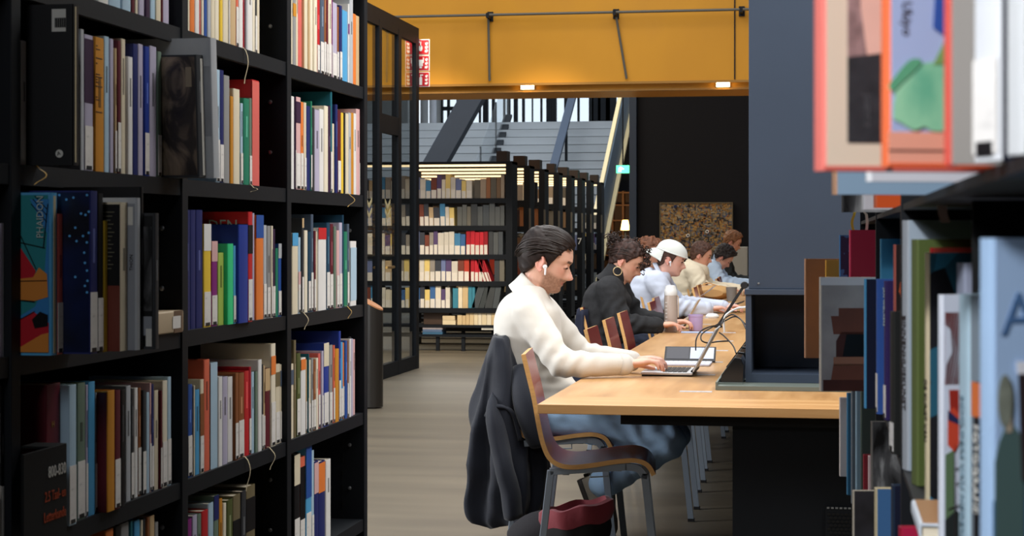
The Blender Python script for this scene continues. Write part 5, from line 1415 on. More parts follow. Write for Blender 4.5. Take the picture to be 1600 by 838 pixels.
def person(loc_y, J, label, skin, voxel=.007, beard=None, brow=(60, 40, 30), top=None, pants=(110, 120, 140), hair=None, skin_legs=False, head_sc=1.0, shoes=True, x_base=None):
    """J: joints as (x, z[, y]) in metres along and above the aisle; y measured from the person's middle"""
    yc = loc_y
    def V(j, s=0.0): return Vector((j[0], yc + (j[2] if len(j) > 2 else s), j[1]))
    M = head_frame(V(J['head']), J['pitch'], J.get('yaw', 0), head_sc)
    base = Vector((J['pelvis'][0], yc, 0.0))
    mb = MB()
    add_head(mb, M, 72 if voxel < .005 else 48, 72 if voxel < .005 else 48)
    capsule(mb, V(J['neck']) - Vector((.01, 0, .05)), M @ Vector((-.022, 0, -.055)), .060, .052)
    capsule(mb, V(J['neck']) + Vector((.035, 0, -.03)), M @ Vector((.02, 0, -.07)), .038, .036)
    sp = [(J['pelvis'][0], J['pelvis'][1] - .09, .10, .14), (*J['pelvis'], .115, .155), (*J['waist'], .10, .135), (*J['chest'], .105, .15), (*J['upper'], .09, .16), (J['neck'][0], J['neck'][1] - .035, .05, .09)]
    mb.loft(shift(torso_rings(sp), yc))
    for s, sd in ((-1, 'n'), (1, 'f')):
        sh, el, wr = V(J['sh'], s * .165), V(J['el' + sd]), V(J['wr' + sd])
        capsule(mb, sh, el, .048, .040); capsule(mb, el, wr, .040, .027)
        f = J.get('hdir' + sd) or (wr - el)
        f = Vector(f).normalized()
        f = (f + Vector((0, 0, J.get('hand_lift', .10)))).normalized()
        add_hand(mb, wr + f * .008, f, (0, 0, 1), (0, -s, 0), J.get('curl', (24, 40, 34)))
        hp, kn, an = V(J['hip'], s * .085), V(J['kn'], s * .11), V(J['an'], s * .10)
        capsule(mb, hp, kn, .075, .055); capsule(mb, kn, an, .052, .036)
        toe = V(J['toe'], s * .10)
        fd = (toe - an); fd.y = 0; fd.normalize(); fu = Vector((-fd.z, 0, fd.x)); fu = -fu if fu.z < 0 else fu
        capsule(mb, an, an + fd * .145 - fu * .022, .030, .018)
    me = remeshed(mb, voxel, 2, .45)
    Mi = M.inverted()
    lip = (178, 104, 96)
    def face(co):
        c = skin
        p = Mi @ co
        if p.length < .16:
            if p.x > .02 and p.z < -.02:
                pass
            if beard is not None:
                jaw = sm(-.030, -.055, p.z + .25 * (p.x - .05)) * sm(-.004, .016, p.x) * (1 - sm(-.118, -.135, p.z))
                mous = sm(.008, .002, abs(p.z + .052)) * sm(.07, .078, p.x)
                f_ = min(1, jaw * .75 + mous * .6) * (.78 + .35 * noise.noise(p * 150)); c = mixc(c, beard, max(0, min(.8, f_)))
            lp_ = sm(.0085, .004, abs(p.z + .0635)) * sm(.028, .018, abs(p.y)) * sm(.076, .083, p.x); c = mixc(c, lip, .75 * lp_)
            br = sm(.0065, .003, abs(p.z - .0235 - .1 * (abs(p.y) - .03))) * sm(.050, .044, abs(p.y)) * sm(.010, .015, abs(p.y)) * sm(.06, .07, p.x); c = mixc(c, brow, .85 * br)
            ey = sm(.0035, .0015, abs(p.z + .0035)) * sm(.045, .041, abs(p.y)) * sm(.018, .022, abs(p.y)) * sm(.06, .07, p.x); c = mixc(c, (50, 34, 30), .8 * ey)
            c = mixc(c, (214, 130, 112), .35 * bump(p.z, -.02, .018) * bump(abs(p.y), .045, .02) * sm(.03, .06, p.x))
            if abs(p.y) > .074: c = mixc(c, (210, 130, 116), .5)
            if p.x > .1: c = mixc(c, (216, 140, 124), .3)
        else:
            d = min((co - V(J['wrn'])).length, (co - V(J['wrf'])).length)
            if d < .2: c = mixc(c, (214, 148, 132), .35 * sm(.06, .16, d))
        return c
    me.name = 'person'
    paint(me, face)
    for v in me.vertices: v.co -= base
    root = put('person', me, M_skin, None, True); root.location = base
    tag(root, label, 'person')
    off = base
    # eyes under the lowered lids
    for s in (-1, 1):
        sub = MB(); ellipsoid(sub, (.0795, s * .031, .0005), (.0098, .0105, .0065), None, 12, 8)
        o = MB().add([M @ v for v in sub.v], sub.f).build('eye', mat('eye_dark', (46, 32, 28), rough=.2), root, True)
    # ---- trousers
    tv = max(.010, voxel * 1.4)
    tb_ = MB()
    ellipsoid(tb_, V((J['pelvis'][0] + .02, J['pelvis'][1] - .02)), (.165, .19, .13))
    for s in (-1, 1):
        hp, kn, an = V(J['hip'], s * .088), V(J['kn'], s * .11), V(J['an'], s * .10)
        capsule(tb_, hp, kn, .104, .080); capsule(tb_, kn, kn.lerp(an, .93), .079, .064)
    me = remeshed(tb_, tv, 4)
    knee = V(J['kn'])
    def fold(co, n):
        w1 = nz(co, 7, 7, 20) * .005 + nz(co, 18, 9, 40) * .003
        kd = (Vector((co.x, 0, co.z)) - Vector((knee.x, 0, knee.z))).length
        return w1 + .0032 * math.sin((co.x * .9 + co.z * .5) * 85 + 3 * nz(co, 8, 8, 8)) * (.35 + .65 * bump(kd, .12, .14))
    displace(me, fold)
    for v in me.vertices: v.co -= base
    put('trousers', me, mat('trousers_%d_%d_%d' % pants, pants, rough=.85, var=.07, vscale=14, bump=.12, bscale=260), root, True)
    # ---- shoes
    if shoes:
        for s in (-1, 1):
            an, toe = V(J['an'], s * .10), V(J['toe'], s * .10)
            d = (toe - an); d.y = 0; d.normalize(); up = Vector((-d.z, 0, d.x)); up = -up if up.z < 0 else up; sd = Vector((0, 1, 0))
            # foot from the heel (behind the ankle) to the toe
            heel = an - d * .055 - up * .055
            prof = [(0, .030, .055), (.03, .036, .085), (.08, .038, .090), (.13, .040, .070), (.18, .044, .052), (.23, .044, .042), (.265, .034, .030), (.28, .016, .018)]
            u_, so = [], []
            for t, w_, h_ in prof:
                c = heel + d * t
                u_.append([c + sd * (w_ * math.cos(a)) + up * (.012 + h_ * max(0, math.sin(a)) ** .7 - (.004 if math.sin(a) < 0 else 0)) for a in [2 * PI * j / 18 for j in range(18)]])
                so.append([c + sd * ((w_ + .005) * math.cos(a)) + up * (.0 + .014 * (1 if math.sin(a) > 0 else -1) * abs(math.sin(a)) ** .5) for a in [2 * PI * j / 18 for j in range(18)]])
            sh_ = MB().loft(u_).build('shoe', mat('shoe_grey', (142, 134, 122), rough=.8, var=.12, vscale=30), root, True)
            MB().loft(so).build('sole', mat('shoe_sole', (58, 54, 52), rough=.8), sh_, True)
            st_ = MB()
            for t in (.10, .13, .16): st_.bar(heel + d * t + up * (.085 - (t - .1) * .5) - sd * .03, heel + d * t + up * (.085 - (t - .1) * .5) + sd * .03, .010, .004, up=(0, 0, 1))
            st_.build('laces', mat('lace_pale', (206, 200, 190), rough=.9), sh_)
    # ---- upper garment
    if top:
        gb = MB(); ex = top.get('fit', .03)
        sp = [(J['pelvis'][0] + .01, J['pelvis'][1] - .01, .125 + ex * .6, .165 + ex * .6), (*J['waist'], .105 + ex, .145 + ex), (*J['chest'], .11 + ex, .16 + ex), (*J['upper'], .095 + ex, .165 + ex), (J['neck'][0] + .0, J['neck'][1] - .045, .068 + ex * .3, .115 + ex * .4), (J['neck'][0] + .008, J['neck'][1] - .005, .058, .068)]
        gb.loft(shift(torso_rings(sp), yc))
        sr = top.get('sleeve', (.082, .064, .046))
        for s, sd_ in ((-1, 'n'), (1, 'f')):
            sh, el, wr = V(J['sh'], s * .165), V(J['el' + sd_]), V(J['wr' + sd_])
            capsule(gb, V(J['upper'], s * .09) + Vector((0, 0, .005)), sh, .078, sr[0])
            capsule(gb, sh, el, sr[0], sr[1]); capsule(gb, el, el.lerp(wr, .97), sr[1], sr[2])
        gv = max(.008, voxel * 1.3)
        me = remeshed(gb, gv, 9)
        els = [V(J['eln']), V(J['elf'])]; amp = top.get('fold', 1.0)
        wst = V(J['waist'])
        def gfold(co, n):
            d = nz(co, 7, 7, 15) * .008 + nz(co, 16, 16, 30) * .0035
            for e in els:
                dd = (co - e).length
                if dd < .22: d += .006 * math.sin((co.x * 1.0 - co.z * .55) * 95 + 2.5 * nz(co, 9, 9, 9)) * sm(.22, .08, dd)
            d += .006 * math.sin(co.z * 105 + 3.5 * nz(co, 6, 6, 6)) * bump(co.z, wst.z - .02, .06)
            return d * amp
        displace(me, gfold)
        for v in me.vertices: v.co -= base
        g = put(top['name'], me, top['mat'], root, True)
        for s, sd_ in ((-1, 'n'), (1, 'f')):
            el, wr = V(J['el' + sd_]), V(J['wr' + sd_]); d = (wr - el).normalized()
            MB().tube([wr - d * .04, wr - d * .02, wr + d * .004, wr + d * .006], [sr[2] + .001, sr[2] + .002, sr[2] - .002, sr[2] - .010], 18).build('cuff', top['mat'], g, True)
        n0 = V(J['neck']); hb = M @ Vector((-.02, 0, -.06))
        ax = (hb - n0).normalized()
        def cring(t, r, fx, drop=0.0, nn=28):
            c = n0 + ax * t; xx = Vector((ax.z, 0, -ax.x))
            return [c + xx * (r * fx * math.cos(a)) + Vector((0, r * math.sin(a), 0)) - ax * (drop * (.5 + .5 * math.cos(a))) for a in [2 * PI * j / nn for j in range(nn)]]
        kind = top.get('collar')
        if kind == 'polo':
            MB().loft([cring(-.052, .098, .86, .040), cring(-.024, .084, .88, .040), cring(.008, .071, .92, .034), cring(.024, .066, .94, .03), cring(.027, .061, .94, .03), cring(-.02, .060, .9, .03)], closed=False).build('collar', top['mat'], g, True)
        elif kind == 'turtle':
            MB().loft([cring(-.05, .10, 1.0, .02), cring(-.015, .082, 1.0, .015), cring(.03, .071, 1.02, .01), cring(.065, .069, 1.02, .008), cring(.072, .062, 1.02, .008), cring(.02, .060, 1.0, .005)], closed=False).build('collar', top['mat'], g, True)
        elif kind == 'hood':
            MB().loft([cring(-.06, .13, 1.0, .03), cring(-.02, .135, .95, .05), cring(.03, .118, .95, .05), cring(.045, .095, .95, .045), cring(.01, .075, .95, .03)], closed=False).build('hood', top['mat'], g, True)
        else:
            MB().loft([cring(-.02, .088, 1.0, .02), cring(.005, .074, 1.0, .02), cring(.01, .066, 1.0, .02), cring(-.01, .062, 1.0, .02)], closed=False).build('collar', top['mat'], g, True)
    return root, M, V
def pose(px_=0.0, lean=0.0, head=(-1.155, 1.20), pitch=20, reach=0.0, **kw):
    J = dict(pelvis=(-1.15 + px_, .60), waist=(-1.20 + px_ + lean * .3, .72), chest=(-1.235 + px_ + lean * .6, .88), upper=(-1.225 + px_ + lean * .9, 1.0), neck=(-1.232 + px_ + lean, 1.105),
             sh=(-1.212 + px_ + lean * .9, 1.005), eln=(-1.06 + px_ * .5 + reach * .4, .79, -.235), elf=(-1.04 + px_ * .5 + reach * .4, .79, .235), wrn=(-.815 + reach, .770, -.08), wrf=(-.80 + reach, .770, .12),
             hip=(-1.10 + px_, .57), kn=(-.635, .462), an=(-.925, .262), toe=(-.850, .065), head=head, pitch=math.radians(pitch), hdirn=(1, .12, -.03), hdirf=(1, -.2, -.03))
    J.update(kw); return J
def strands(root, M, n, col, seed=1, r=.0022, lift=.012, name='hair_strands'):
    rr = random.Random(seed); off = world_loc(root); mb = MB()
    for k in range(n):
        ph = rr.uniform(-1.42, 1.42); p0 = rr.uniform(.62, 1.15) if abs(ph) < .9 else rr.uniform(.95, 1.5); p1 = p0 + rr.uniform(1.1, 2.0)
        lf = lift * rr.uniform(.75, 1.15); pts = []
        m_ = 11
        for i in range(m_):
            s_ = i / (m_ - 1); ps = min(p0 + (p1 - p0) * s_, 2.95)
            d = Vector((math.cos(ps), math.sin(ps) * math.sin(ph), math.sin(ps) * math.cos(ph)))
            rad = 1.0 / math.sqrt((d.x / (.101 if d.x > 0 else .104)) ** 2 + (d.y / .0775) ** 2 + (d.z / .092) ** 2)
            e_ = lf * (1 + .45 * (1 if d.x < 0 else 0) * abs(d.x)) * (.75 + .25 * math.sin(PI * s_))
            p = Vector((-.004, 0, .028)) + d * (rad + e_)
            p.z -= .035 * s_ * s_ * abs(math.sin(ph)) + .02 * s_ * s_ * max(0, -d.x)
            pts.append(M @ p)
        mb.tube(pts, [r * (.35 + .75 * math.sin(PI * (.12 + .8 * i / (m_ - 1)))) for i in range(m_)], 5)
    o = mb.build(name, mat('strand_%d' % seed, col, rough=.42, spec=.35, var=.35, vscale=30), root, True); o['kind'] = 'stuff'
    return o
# ---- man in the white sweater
M_knit = mat('white_knit', (220, 215, 206), rough=.9, var=.03, vscale=8, bump=.10, bscale=380, sheen=.2)
yM = man_chair.location.y
J = pose(0, 0, head=(-1.150, 1.196), pitch=19, neck=(-1.215, 1.10), sh=(-1.205, .985), yaw=math.radians(5), curl=(16, 38, 30), hand_lift=.16, wrn=(-.800, .772, -.10), eln=(-1.062, .783, -.23))
man, MM, VM = person(yM, J, 'man in white knit polo sweater with earbud, typing on the silver laptop', (228, 180, 158), voxel=.0042, beard=(128, 92, 72), brow=(58, 42, 34), pants=(176, 212, 250),
                     top=dict(name='sweater', mat=M_knit, collar='polo', fit=.032, sleeve=(.074, .058, .044), fold=.5), head_sc=1.06)
add_hair(man, MM, 'swept', (26, 19, 17), thick=.017, rough=.0030, seed=3, nzr=110, nt=150)
strands(man, MM, 420, (38, 28, 24), 3, .0030, .0185)
ep = MB()
c = Vector((.004, -.091, -.020))
sub = MB(); ellipsoid(sub, c, (.009, .007, .009), None, 14, 8); capsule(sub, c + Vector((.003, -.002, -.003)), c + Vector((.010, -.002, -.028)), .0040, .0036, 10)
ep.add([MM @ v for v in sub.v], sub.f).build('earbud', mat('earbud_white', (236, 236, 238), rough=.25), man, True)
# ---- his dark jacket over the chair back
M_jack = mat('jacket_navy', (25, 29, 40), rough=.72, spec=.35, var=.12, vscale=6, bump=.08, bscale=160, sheen=.15)
wj = 7.30
jx, jy = XYw(775, wj); jy = yM
jk = thing('jacket', (jx, jy, .12), 'dark navy jacket draped over the chair back behind the man in white', 'jacket')
rows = [(526, 764, 784, .215), (531, 760, 790, .228), (546, 755, 798, .232), (562, 748, 806, .232), (582, 740, 816, .232), (605, 731, 826, .23), (640, 723, 834, .225), (680, 721, 834, .215), (720, 720, 838, .21), (760, 719, 840, .205), (795, 717, 838, .20), (822, 722, 826, .19), (832, 742, 812, .17)]
jb = MB(); rings = []
dense = smooth_line([tuple(r) for r in rows], 4)
for (py, pl_, pr_, hy) in dense:
    pl_w = P(pl_, py, wj); pr_w = P(pr_, py, wj)
    cxj = (pl_w.x + pr_w.x) / 2; rx = (pr_w.x - pl_w.x) / 2; z = pl_w.z
    ring_ = []
    for j in range(72):
        a = 2 * PI * j / 72
        low = sm(.95, .45, z)
        wob = 1 + low * (.13 * math.sin(5 * a + 2.5 * z + 1.0) + .09 * math.sin(9 * a - 6 * z) + .05 * noise.noise(Vector((math.cos(a) * 2.2, math.sin(a) * 2.2, z * 5))))
        ex_ = .42 + .3 * sm(1.0, .6, z)
        ring_.append(Vector((cxj + rx * (1 if abs(math.cos(a)) > .995 else wob) * math.copysign(abs(math.cos(a)) ** ex_, math.cos(a)), jy + hy * wob * math.copysign(abs(math.sin(a)) ** ex_, math.sin(a)), z + .010 * low * math.sin(4 * a + z * 3))))
    rings.append(ring_)
jb.loft(rings)
body_j = jb.build('body', M_jack, jk, True)
displace(body_j.data, lambda co, n: .020 * (.5 - abs(nz(co, 9, 9, 4.5))) + .010 * (.4 - abs(nz(co, 22, 22, 9))) - .008)
def pj(px, py, dy): v = P(px, py, wj); return Vector((v.x, jy + dy, v.z))
sl_ = MB()
path = [pj(765, 612, -.20), pj(768, 640, -.235), pj(774, 680, -.245), pj(784, 725, -.245), pj(795, 770, -.24), pj(800, 810, -.235)]
sl_.tube(smooth_line([tuple(p) for p in path], 4), [.02 + .050 * sm(0, 7, i) for i in range(21)], 24, flat=.55)
s_o = sl_.build('sleeve', M_jack, jk, True)
displace(s_o.data, lambda co, n: .010 * nz(co, 9, 9, 6) + .006 * nz(co, 22, 22, 10))
cl = MB()
path = [pj(757, 652, -.245), pj(764, 640, -.255), pj(778, 636, -.258), pj(792, 640, -.25), pj(802, 655, -.235), pj(810, 690, -.22)]
cl.tube(smooth_line([tuple(p) for p in path], 5), [.016] * 26, 10, flat=.6)
cl.build('collar_fold', M_jack, jk, True)
path = [pj(806, 575, -.19), pj(818, 615, -.225), pj(828, 655, -.225), pj(836, 700, -.2)]
MB().tube(smooth_line([tuple(p) for p in path], 4), [.03 + .03 * math.sin(PI * i / 12) for i in range(13)], 14).build('front_flap', M_jack, jk, True)

# ---- woman in the charcoal turtleneck
M_char = mat('charcoal_knit', (42, 42, 44), rough=.95, var=.18, vscale=40, bump=.15, bscale=200)
yW = woman_chair.location.y
J = pose(-.16, .10, head=(-1.195, 1.150), pitch=27, reach=-.13, neck=(-1.268, 1.055), upper=(-1.285, .965), sh=(-1.275, .975), chest=(-1.325, .86), waist=(-1.335, .72), eln=(-1.21, .775, -.225), wrn=(-.99, .765, -.11))
wo, MW, VW = person(yW, J, 'woman in charcoal turtleneck with pinned up curly hair and hoop earring', (222, 170, 146), voxel=.006, brow=(50, 34, 28), pants=(52, 56, 70),
                    top=dict(name='sweater', mat=M_char, collar='turtle', fit=.036, sleeve=(.092, .074, .05)), head_sc=1.0)
HLW = [(-.11, -.07), (-.07, -.062), (-.04, -.035), (-.02, -.005), (.0, .008), (.014, -.01), (.026, .012), (.044, .034), (.062, .055), (.076, .075), (.09, .085)]
add_hair(wo, MW, 'curly', (44, 30, 26), thick=.013, rough=.005, seed=9, line=HLW)
strands(wo, MW, 160, (46, 32, 27), 8, .0028, .014)
curls(wo, MW, [(-.110, -.01, .085), (-.130, -.015, .075), (-.120, .01, .10), (-.138, .01, .09), (-.118, -.03, .07), (-.13, .02, .07), (-.10, 0, .105)], (46, 32, 27), .022, 7, 2, 'bun')
curls(wo, MW, [(.072, -.02, .118), (.085, .0, .108), (.095, -.02, .094), (.104, -.03, .078), (.112, -.025, .060), (.116, -.03, .040), (.116, -.035, .020), (.117, -.03, .002), (.04, -.02, .128), (.0, 0, .132), (-.04, 0, .125), (.108, .03, .06), (-.07, -.03, .105)], (48, 33, 27), .014, 6, 3, 'curls')
hoop = [MW @ (Vector((-.010, -.088, -.072)) + Vector((.026 * math.sin(a), -.004 * math.cos(a), .026 * math.cos(a)))) for a in [2 * PI * i / 24 for i in range(25)]]
MB().tube(hoop, .0032, 6, caps=False).build('hoop_earring', mat('gold_hoop', (226, 196, 150), rough=.3, metal=.6), wo, True)
# her coat over the chair
cxx = woman_chair.location.x
ct = thing('coat', (cxx - .28, yW, .3), 'dark blue coat hanging on the chair of the woman in charcoal', 'coat')
rr = []
for i in range(14):
    t = i / 13; z = .86 - .5 * t
    rr.append([Vector((cxx - .275 + (.055 + .05 * t) * (1 + .12 * math.sin(5 * a + 4 * t)) * math.cos(a) - .02 * t, yW + (.20 + .02 * t) * (1 + .06 * math.sin(7 * a)) * math.sin(a), z)) for a in [2 * PI * j / 30 for j in range(30)]])
MB().loft(rr).build('body', mat('coat_blue', (32, 36, 54), rough=.8), ct, True)

# ---- man in the white cap
M_shirt = mat('pale_shirt', (202, 208, 224), rough=.85, var=.04, vscale=10, bump=.06, bscale=120)
yCp = cap_chair.location.y
J = pose(-.20, .16, head=(-1.132, 1.128), pitch=14, reach=.06, neck=(-1.205, 1.045), upper=(-1.255, .955), sh=(-1.235, .965), chest=(-1.315, .86), waist=(-1.345, .72), eln=(-1.10, .775, -.23), wrn=(-.84, .765, -.12))
cm, MC, VC = person(yCp, J, 'man in pale shirt wearing a white cap backwards, writing behind the bottle', (226, 176, 158), voxel=.007, brow=(70, 46, 38), pants=(60, 66, 84),
                    top=dict(name='shirt', mat=M_shirt, collar='crew', fit=.04, sleeve=(.09, .07, .05)), head_sc=1.03)
add_hair(cm, MC, 'short', (58, 40, 34), thick=.010, rough=.003, seed=14)
M_cap = mat('cap_cloth', (226, 228, 222), rough=.9, bump=.08, bscale=200)
mb = MB(); rr = []
for i in range(12):
    g = PI / 2 * i / 11.5
    rr.append([MC @ Vector((-.006 + .118 * math.cos(g) * math.cos(a), .094 * math.cos(g) * math.sin(a), .046 - .012 * math.cos(a) * math.cos(g) + .096 * math.sin(g))) for a in [2 * PI * j / 32 for j in range(32)]])
mb.loft(rr); capo = mb.build('cap', M_cap, cm, True)
br = MB(); top_, bot_ = [], []
nn = 15
for i in range(nn):
    a = PI - 1.05 + 2.1 * i / (nn - 1)
    for r_, lst in ((0, 0), (1, 1)): pass
rings = []
for k in range(6):
    t = k / 5
    ring_t = []; ring_b = []
    for i in range(nn):
        a = PI - 1.1 + 2.2 * i / (nn - 1); sp_ = math.cos((a - PI) * 1.25)
        r0x, r0y = .118, .094
        ln = .085 * max(0, sp_) * t
        p = Vector((-.006 + (r0x + ln) * math.cos(a), (r0y + ln * .25) * math.sin(a), .058 - .014 * t - .03 * t * t - .05 * t * (1 - max(0, sp_))))
        ring_t.append(MC @ p); ring_b.append(MC @ (p - Vector((0, 0, .004))))
    rings.append(ring_t + ring_b[::-1])
br.loft(rings).build('brim', M_cap, capo, True)
MB().tube([MC @ Vector((-.006 + .119 * math.cos(a), .095 * math.sin(a), .049 - .012 * math.cos(a))) for a in [2 * PI * j / 32 for j in range(33)]], .005, 6, caps=False).build('band', M_cap, capo, True)
sub = MB(); ellipsoid(sub, (.004, -.090, -.018), (.009, .007, .009), None, 12, 8); capsule(sub, (.006, -.092, -.022), (.012, -.092, -.044), .004, .0036, 8)
MB().add([MC @ v for v in sub.v], sub.f).build('earbud', mat('earbud_white'), cm, True)

# ---- the rest along the table
M_cream = mat('cream_fleece', (232, 216, 188), rough=.95, bump=.15, bscale=60)
J = pose(-.20, .16, head=(-1.185, 1.118), pitch=16, reach=.0, neck=(-1.225, 1.03), upper=(-1.27, .945), sh=(-1.25, .955), chest=(-1.325, .85), waist=(-1.345, .72), eln=(-1.16, .775, -.24), wrn=(-.93, .775, -.12))
y4 = COL.objects['study_chair.012'].location.y
p4, M4, V4 = person(y4, J, 'person with short brown hair in a cream hoodie beyond the cap wearer', (220, 164, 138), voxel=.008, pants=(70, 74, 86), top=dict(name='hoodie', mat=M_cream, collar='hood', fit=.05, sleeve=(.10, .085, .06)), head_sc=1.0)
add_hair(p4, M4, 'short', (64, 44, 36), thick=.018, rough=.006, seed=22)
y5 = COL.objects['study_chair.015'].location.y
J = pose(-.14, .18, head=(-1.105, 1.065), pitch=42, reach=.05, neck=(-1.19, 1.035), upper=(-1.24, .95), sh=(-1.225, .96), chest=(-1.30, .85), waist=(-1.32, .72))
p5, M5, V5 = person(y5, J, 'person bowing low over papers, tousled black hair and pale blue shirt', (206, 150, 124), voxel=.009, pants=(50, 56, 60), top=dict(name='shirt', mat=mat('blue_shirt', (186, 204, 224), rough=.85), collar='crew', fit=.045, sleeve=(.09, .07, .05)))
add_hair(p5, M5, 'curly', (30, 24, 22), thick=.030, rough=.008, seed=31)
ry = MB(); ry.loft([[v for v in r] for r in [[Vector((p.x, p.y + y5, p.z)) for p in rg] for rg in torso_rings([(-1.285, .60, .185, .215), (-1.31, .72, .165, .20), (-1.285, .84, .165, .212), (-1.245, .90, .16, .21)])]])
ry.build('vest', mat('dark_green_vest', (48, 60, 56), rough=.9), p5, True)
y6 = COL.objects['study_chair.016'].location.y
J = pose(-.12, .16, head=(-1.065, 1.235), pitch=24, reach=.06, neck=(-1.14, 1.12), upper=(-1.19, 1.0), sh=(-1.17, 1.01), chest=(-1.25, .88), waist=(-1.28, .74))
p6, M6, V6 = person(y6, J, 'brown haired person in dark top at the far end of the table', (206, 152, 126), voxel=.009, pants=(40, 44, 50), top=dict(name='sweater', mat=mat('dark_top', (40, 44, 44), rough=.9), collar='crew', fit=.045, sleeve=(.09, .07, .05)))
add_hair(p6, M6, 'short', (98, 66, 44), thick=.022, rough=.006, seed=41)
c7 = chair_at(15.35, -.62, 'chair pulled far back under the person with reddish curly hair')
y7 = c7.location.y
J = pose(-.50, .02, head=(-1.50, 1.145), pitch=18, reach=-.45, neck=(-1.59, 1.09), kn=(-1.12, .462), an=(-1.30, .10), toe=(-1.18, .035), eln=(-1.42, .76, -.22), elf=(-1.40, .76, .22), wrn=(-1.22, .62, -.10), wrf=(-1.20, .62, .10))
p7, M7, V7 = person(y7, J, 'person with reddish brown curly hair half hidden behind the white cap', (214, 160, 134), voxel=.009, pants=(60, 60, 66), top=dict(name='sweater', mat=mat('rust_top', (120, 84, 66), rough=.9), collar='crew', fit=.04, sleeve=(.09, .07, .05)))
add_hair(p7, M7, 'curly', (84, 52, 36), thick=.030, rough=.009, seed=51)
# ================================================================ right bookcase, seen at close range
XR = .10
rc = thing('bookcase', (XR + .15, 2.8, 0), 'near dark steel bookcase at the right edge, crowded with large books', 'bookcase')
RZ = [1.342, 1.0, .65]
r_ends = [.55, 2.38, 3.54, 5.06]
for z in RZ + [1.70, 2.06, 2.42, 2.76, .30, .06]:  # upper levels unseen, case raised to shade the left bookcase's lower books
    for a, b in zip(r_ends[:-1], r_ends[1:]):
        MB().box(XR, XR + .34, a + .013, b - .013, z - .008, z).build('shelf', M_dark, rc)
for y in r_ends: MB().box(XR - .002, XR + .34, y - .012, y + .012, 0, 2.78).build('upright', M_dark, rc)
for a, b in zip(r_ends[:-1], r_ends[1:]): MB().box(XR + .342, XR + .352, a, b, 0, 2.78).build('back_panel', M_black, rc)

def rbook(px, w, ytop, zshelf, t, rot, D, col, label, coverm=None, lab=0.0, panel=None, cov=(.0, 1.0, .0, 1.0), H=None):
    """corner of spine and near cover at picture column px, distance w; rot turns the spine towards the aisle's near end"""
    X, Y = XYw(px, w)
    if H is None: H = CH + (HY - ytop) * w / F - zshelf
    bk = make_book(t, H, D, col, lab, panel)
    tag(bk, label, 'book', 'large books of the near bookcase')
    if coverm is not None:
        x0, x1, z0, z1 = cov
        MB().box(-D * x1, -D * x0 - .002, t + .00005, t + .0007, H * z0, H * z1).build('cover_print', coverm, bk)
    bk.rotation_euler = (0, 0, PI + rot)
    # local (0, t, 0) is the near spine corner
    R = Matrix.Rotation(PI + rot, 3, 'Z')
    off = R @ Vector((0, t, 0))
    bk.location = (X - off.x, Y - off.y, zshelf + .0006)
    return bk, H
def local_text(bk, body, size, x, z, t, m_, up=True, sx=1.0, on='cover'):
    # on the near cover: local +y faces the viewer, local -x points right
    if on == 'cover':
        o = (x, t + .0008, z)
        xd, yd = ((-1, 0, 0), (0, 0, 1)) if not up else ((0, 0, -1), (-1, 0, 0))
    else:
        # on the spine: local +x faces out of the shelf, local +y points right as seen
        o = (.0010, x, z); xd, yd = ((0, 0, -1), (0, 1, 0))
    me = text_mesh(body, size)
    xv = Vector(xd); yv = Vector(yd); zv = xv.cross(yv)
    for v in me.vertices: v.co = Vector(o) + xv * (v.co.x * sx) + yv * v.co.y + zv * v.co.z
    return put('lettering', me, m_, bk)
def shape(bk, H, D, t, poly, m_, lift=.0008, name='cover_shape', soft=False):
    if soft: poly = smooth_line(list(poly) + [poly[0]], 4)[:-1]
    # poly in (0..1 across the cover from the spine, 0..1 up)
    return MB().prism([(-D * u, H * v) for u, v in poly], t + lift, t + lift + .0004, 'y').build(name, m_, bk, local=True)
G20 = math.radians(20)
# upper shelf
D1 = .177
b, H = rbook(1286.5, 1.152, -60, RZ[0], 0.0203, G20, D1, (224, 120, 110), 'big salmon edged art book jutting out at the top of the near bookcase', flat('artcream', (222, 204, 182)), H=.212)
for u0, u1 in ((.165, .8),):
    shape(b, H, D1, .0203, [(.09, .085), (.235, .085), (.235, .36), (.09, .345)], mat('art_charcoal', (44, 44, 48), rough=.7, var=.35, vscale=120))
    shape(b, H, D1, .0203, [(.09, .345), (.165, .352), (.14, .50), (.128, 1.0), (.09, 1.0)], mat('art_speckle', (150, 120, 118), rough=.7, var=.4, vscale=160))
    shape(b, H, D1, .0203, [(.165, .352), (.235, .36), (.235, 1.0), (.128, 1.0), (.14, .50)], mat('art_pink', (226, 180, 164), rough=.6, var=.05, vscale=40))
    shape(b, H, D1, .0203, [(.237, .0), (.262, .0), (.262, 1.0), (.237, 1.0)], flat('plumgrey', (74, 62, 72)), .0012)
    shape(b, H, D1, .0203, [(.0, .0), (.8, .0), (.8, .014), (.0, .014)], flat('salmonline', (214, 104, 92)), .0012)
local_text(b, 'Jeanne', .0082, -D1 * .155, H * .235, .0203, flat('ashgrey', (110, 112, 116)), True)
D2 = .163
b, H = rbook(1387, 1.089, -60, RZ[0], 0.0135, G20, D2, (228, 110, 66), 'art book with a pale green tulip on a lilac blue cover', flat('tulipblue', (164, 178, 214)), H=.212)
M_tul = ramp_mat('tulip_green', [(.3, (104, 176, 142)), (.5, (146, 204, 164)), (.75, (176, 218, 182))], scale=34, rough=.4, stretch=(1, 1, .6))
shape(b, H, D2, .0135, [(.0, .0), (.8, .0), (.8, .10), (.0, .10)], flat('peach', (232, 160, 136)), .0008)
shape(b, H, D2, .0135, [(.0, .045), (.8, .045), (.8, .049), (.0, .049)], flat('dark', (50, 40, 42)), .0013)
shape(b, H, D2, .0135, [(.0, .0), (.8, .0), (.8, .010), (.0, .010)], flat('orangeline', (226, 92, 40)), .0013)
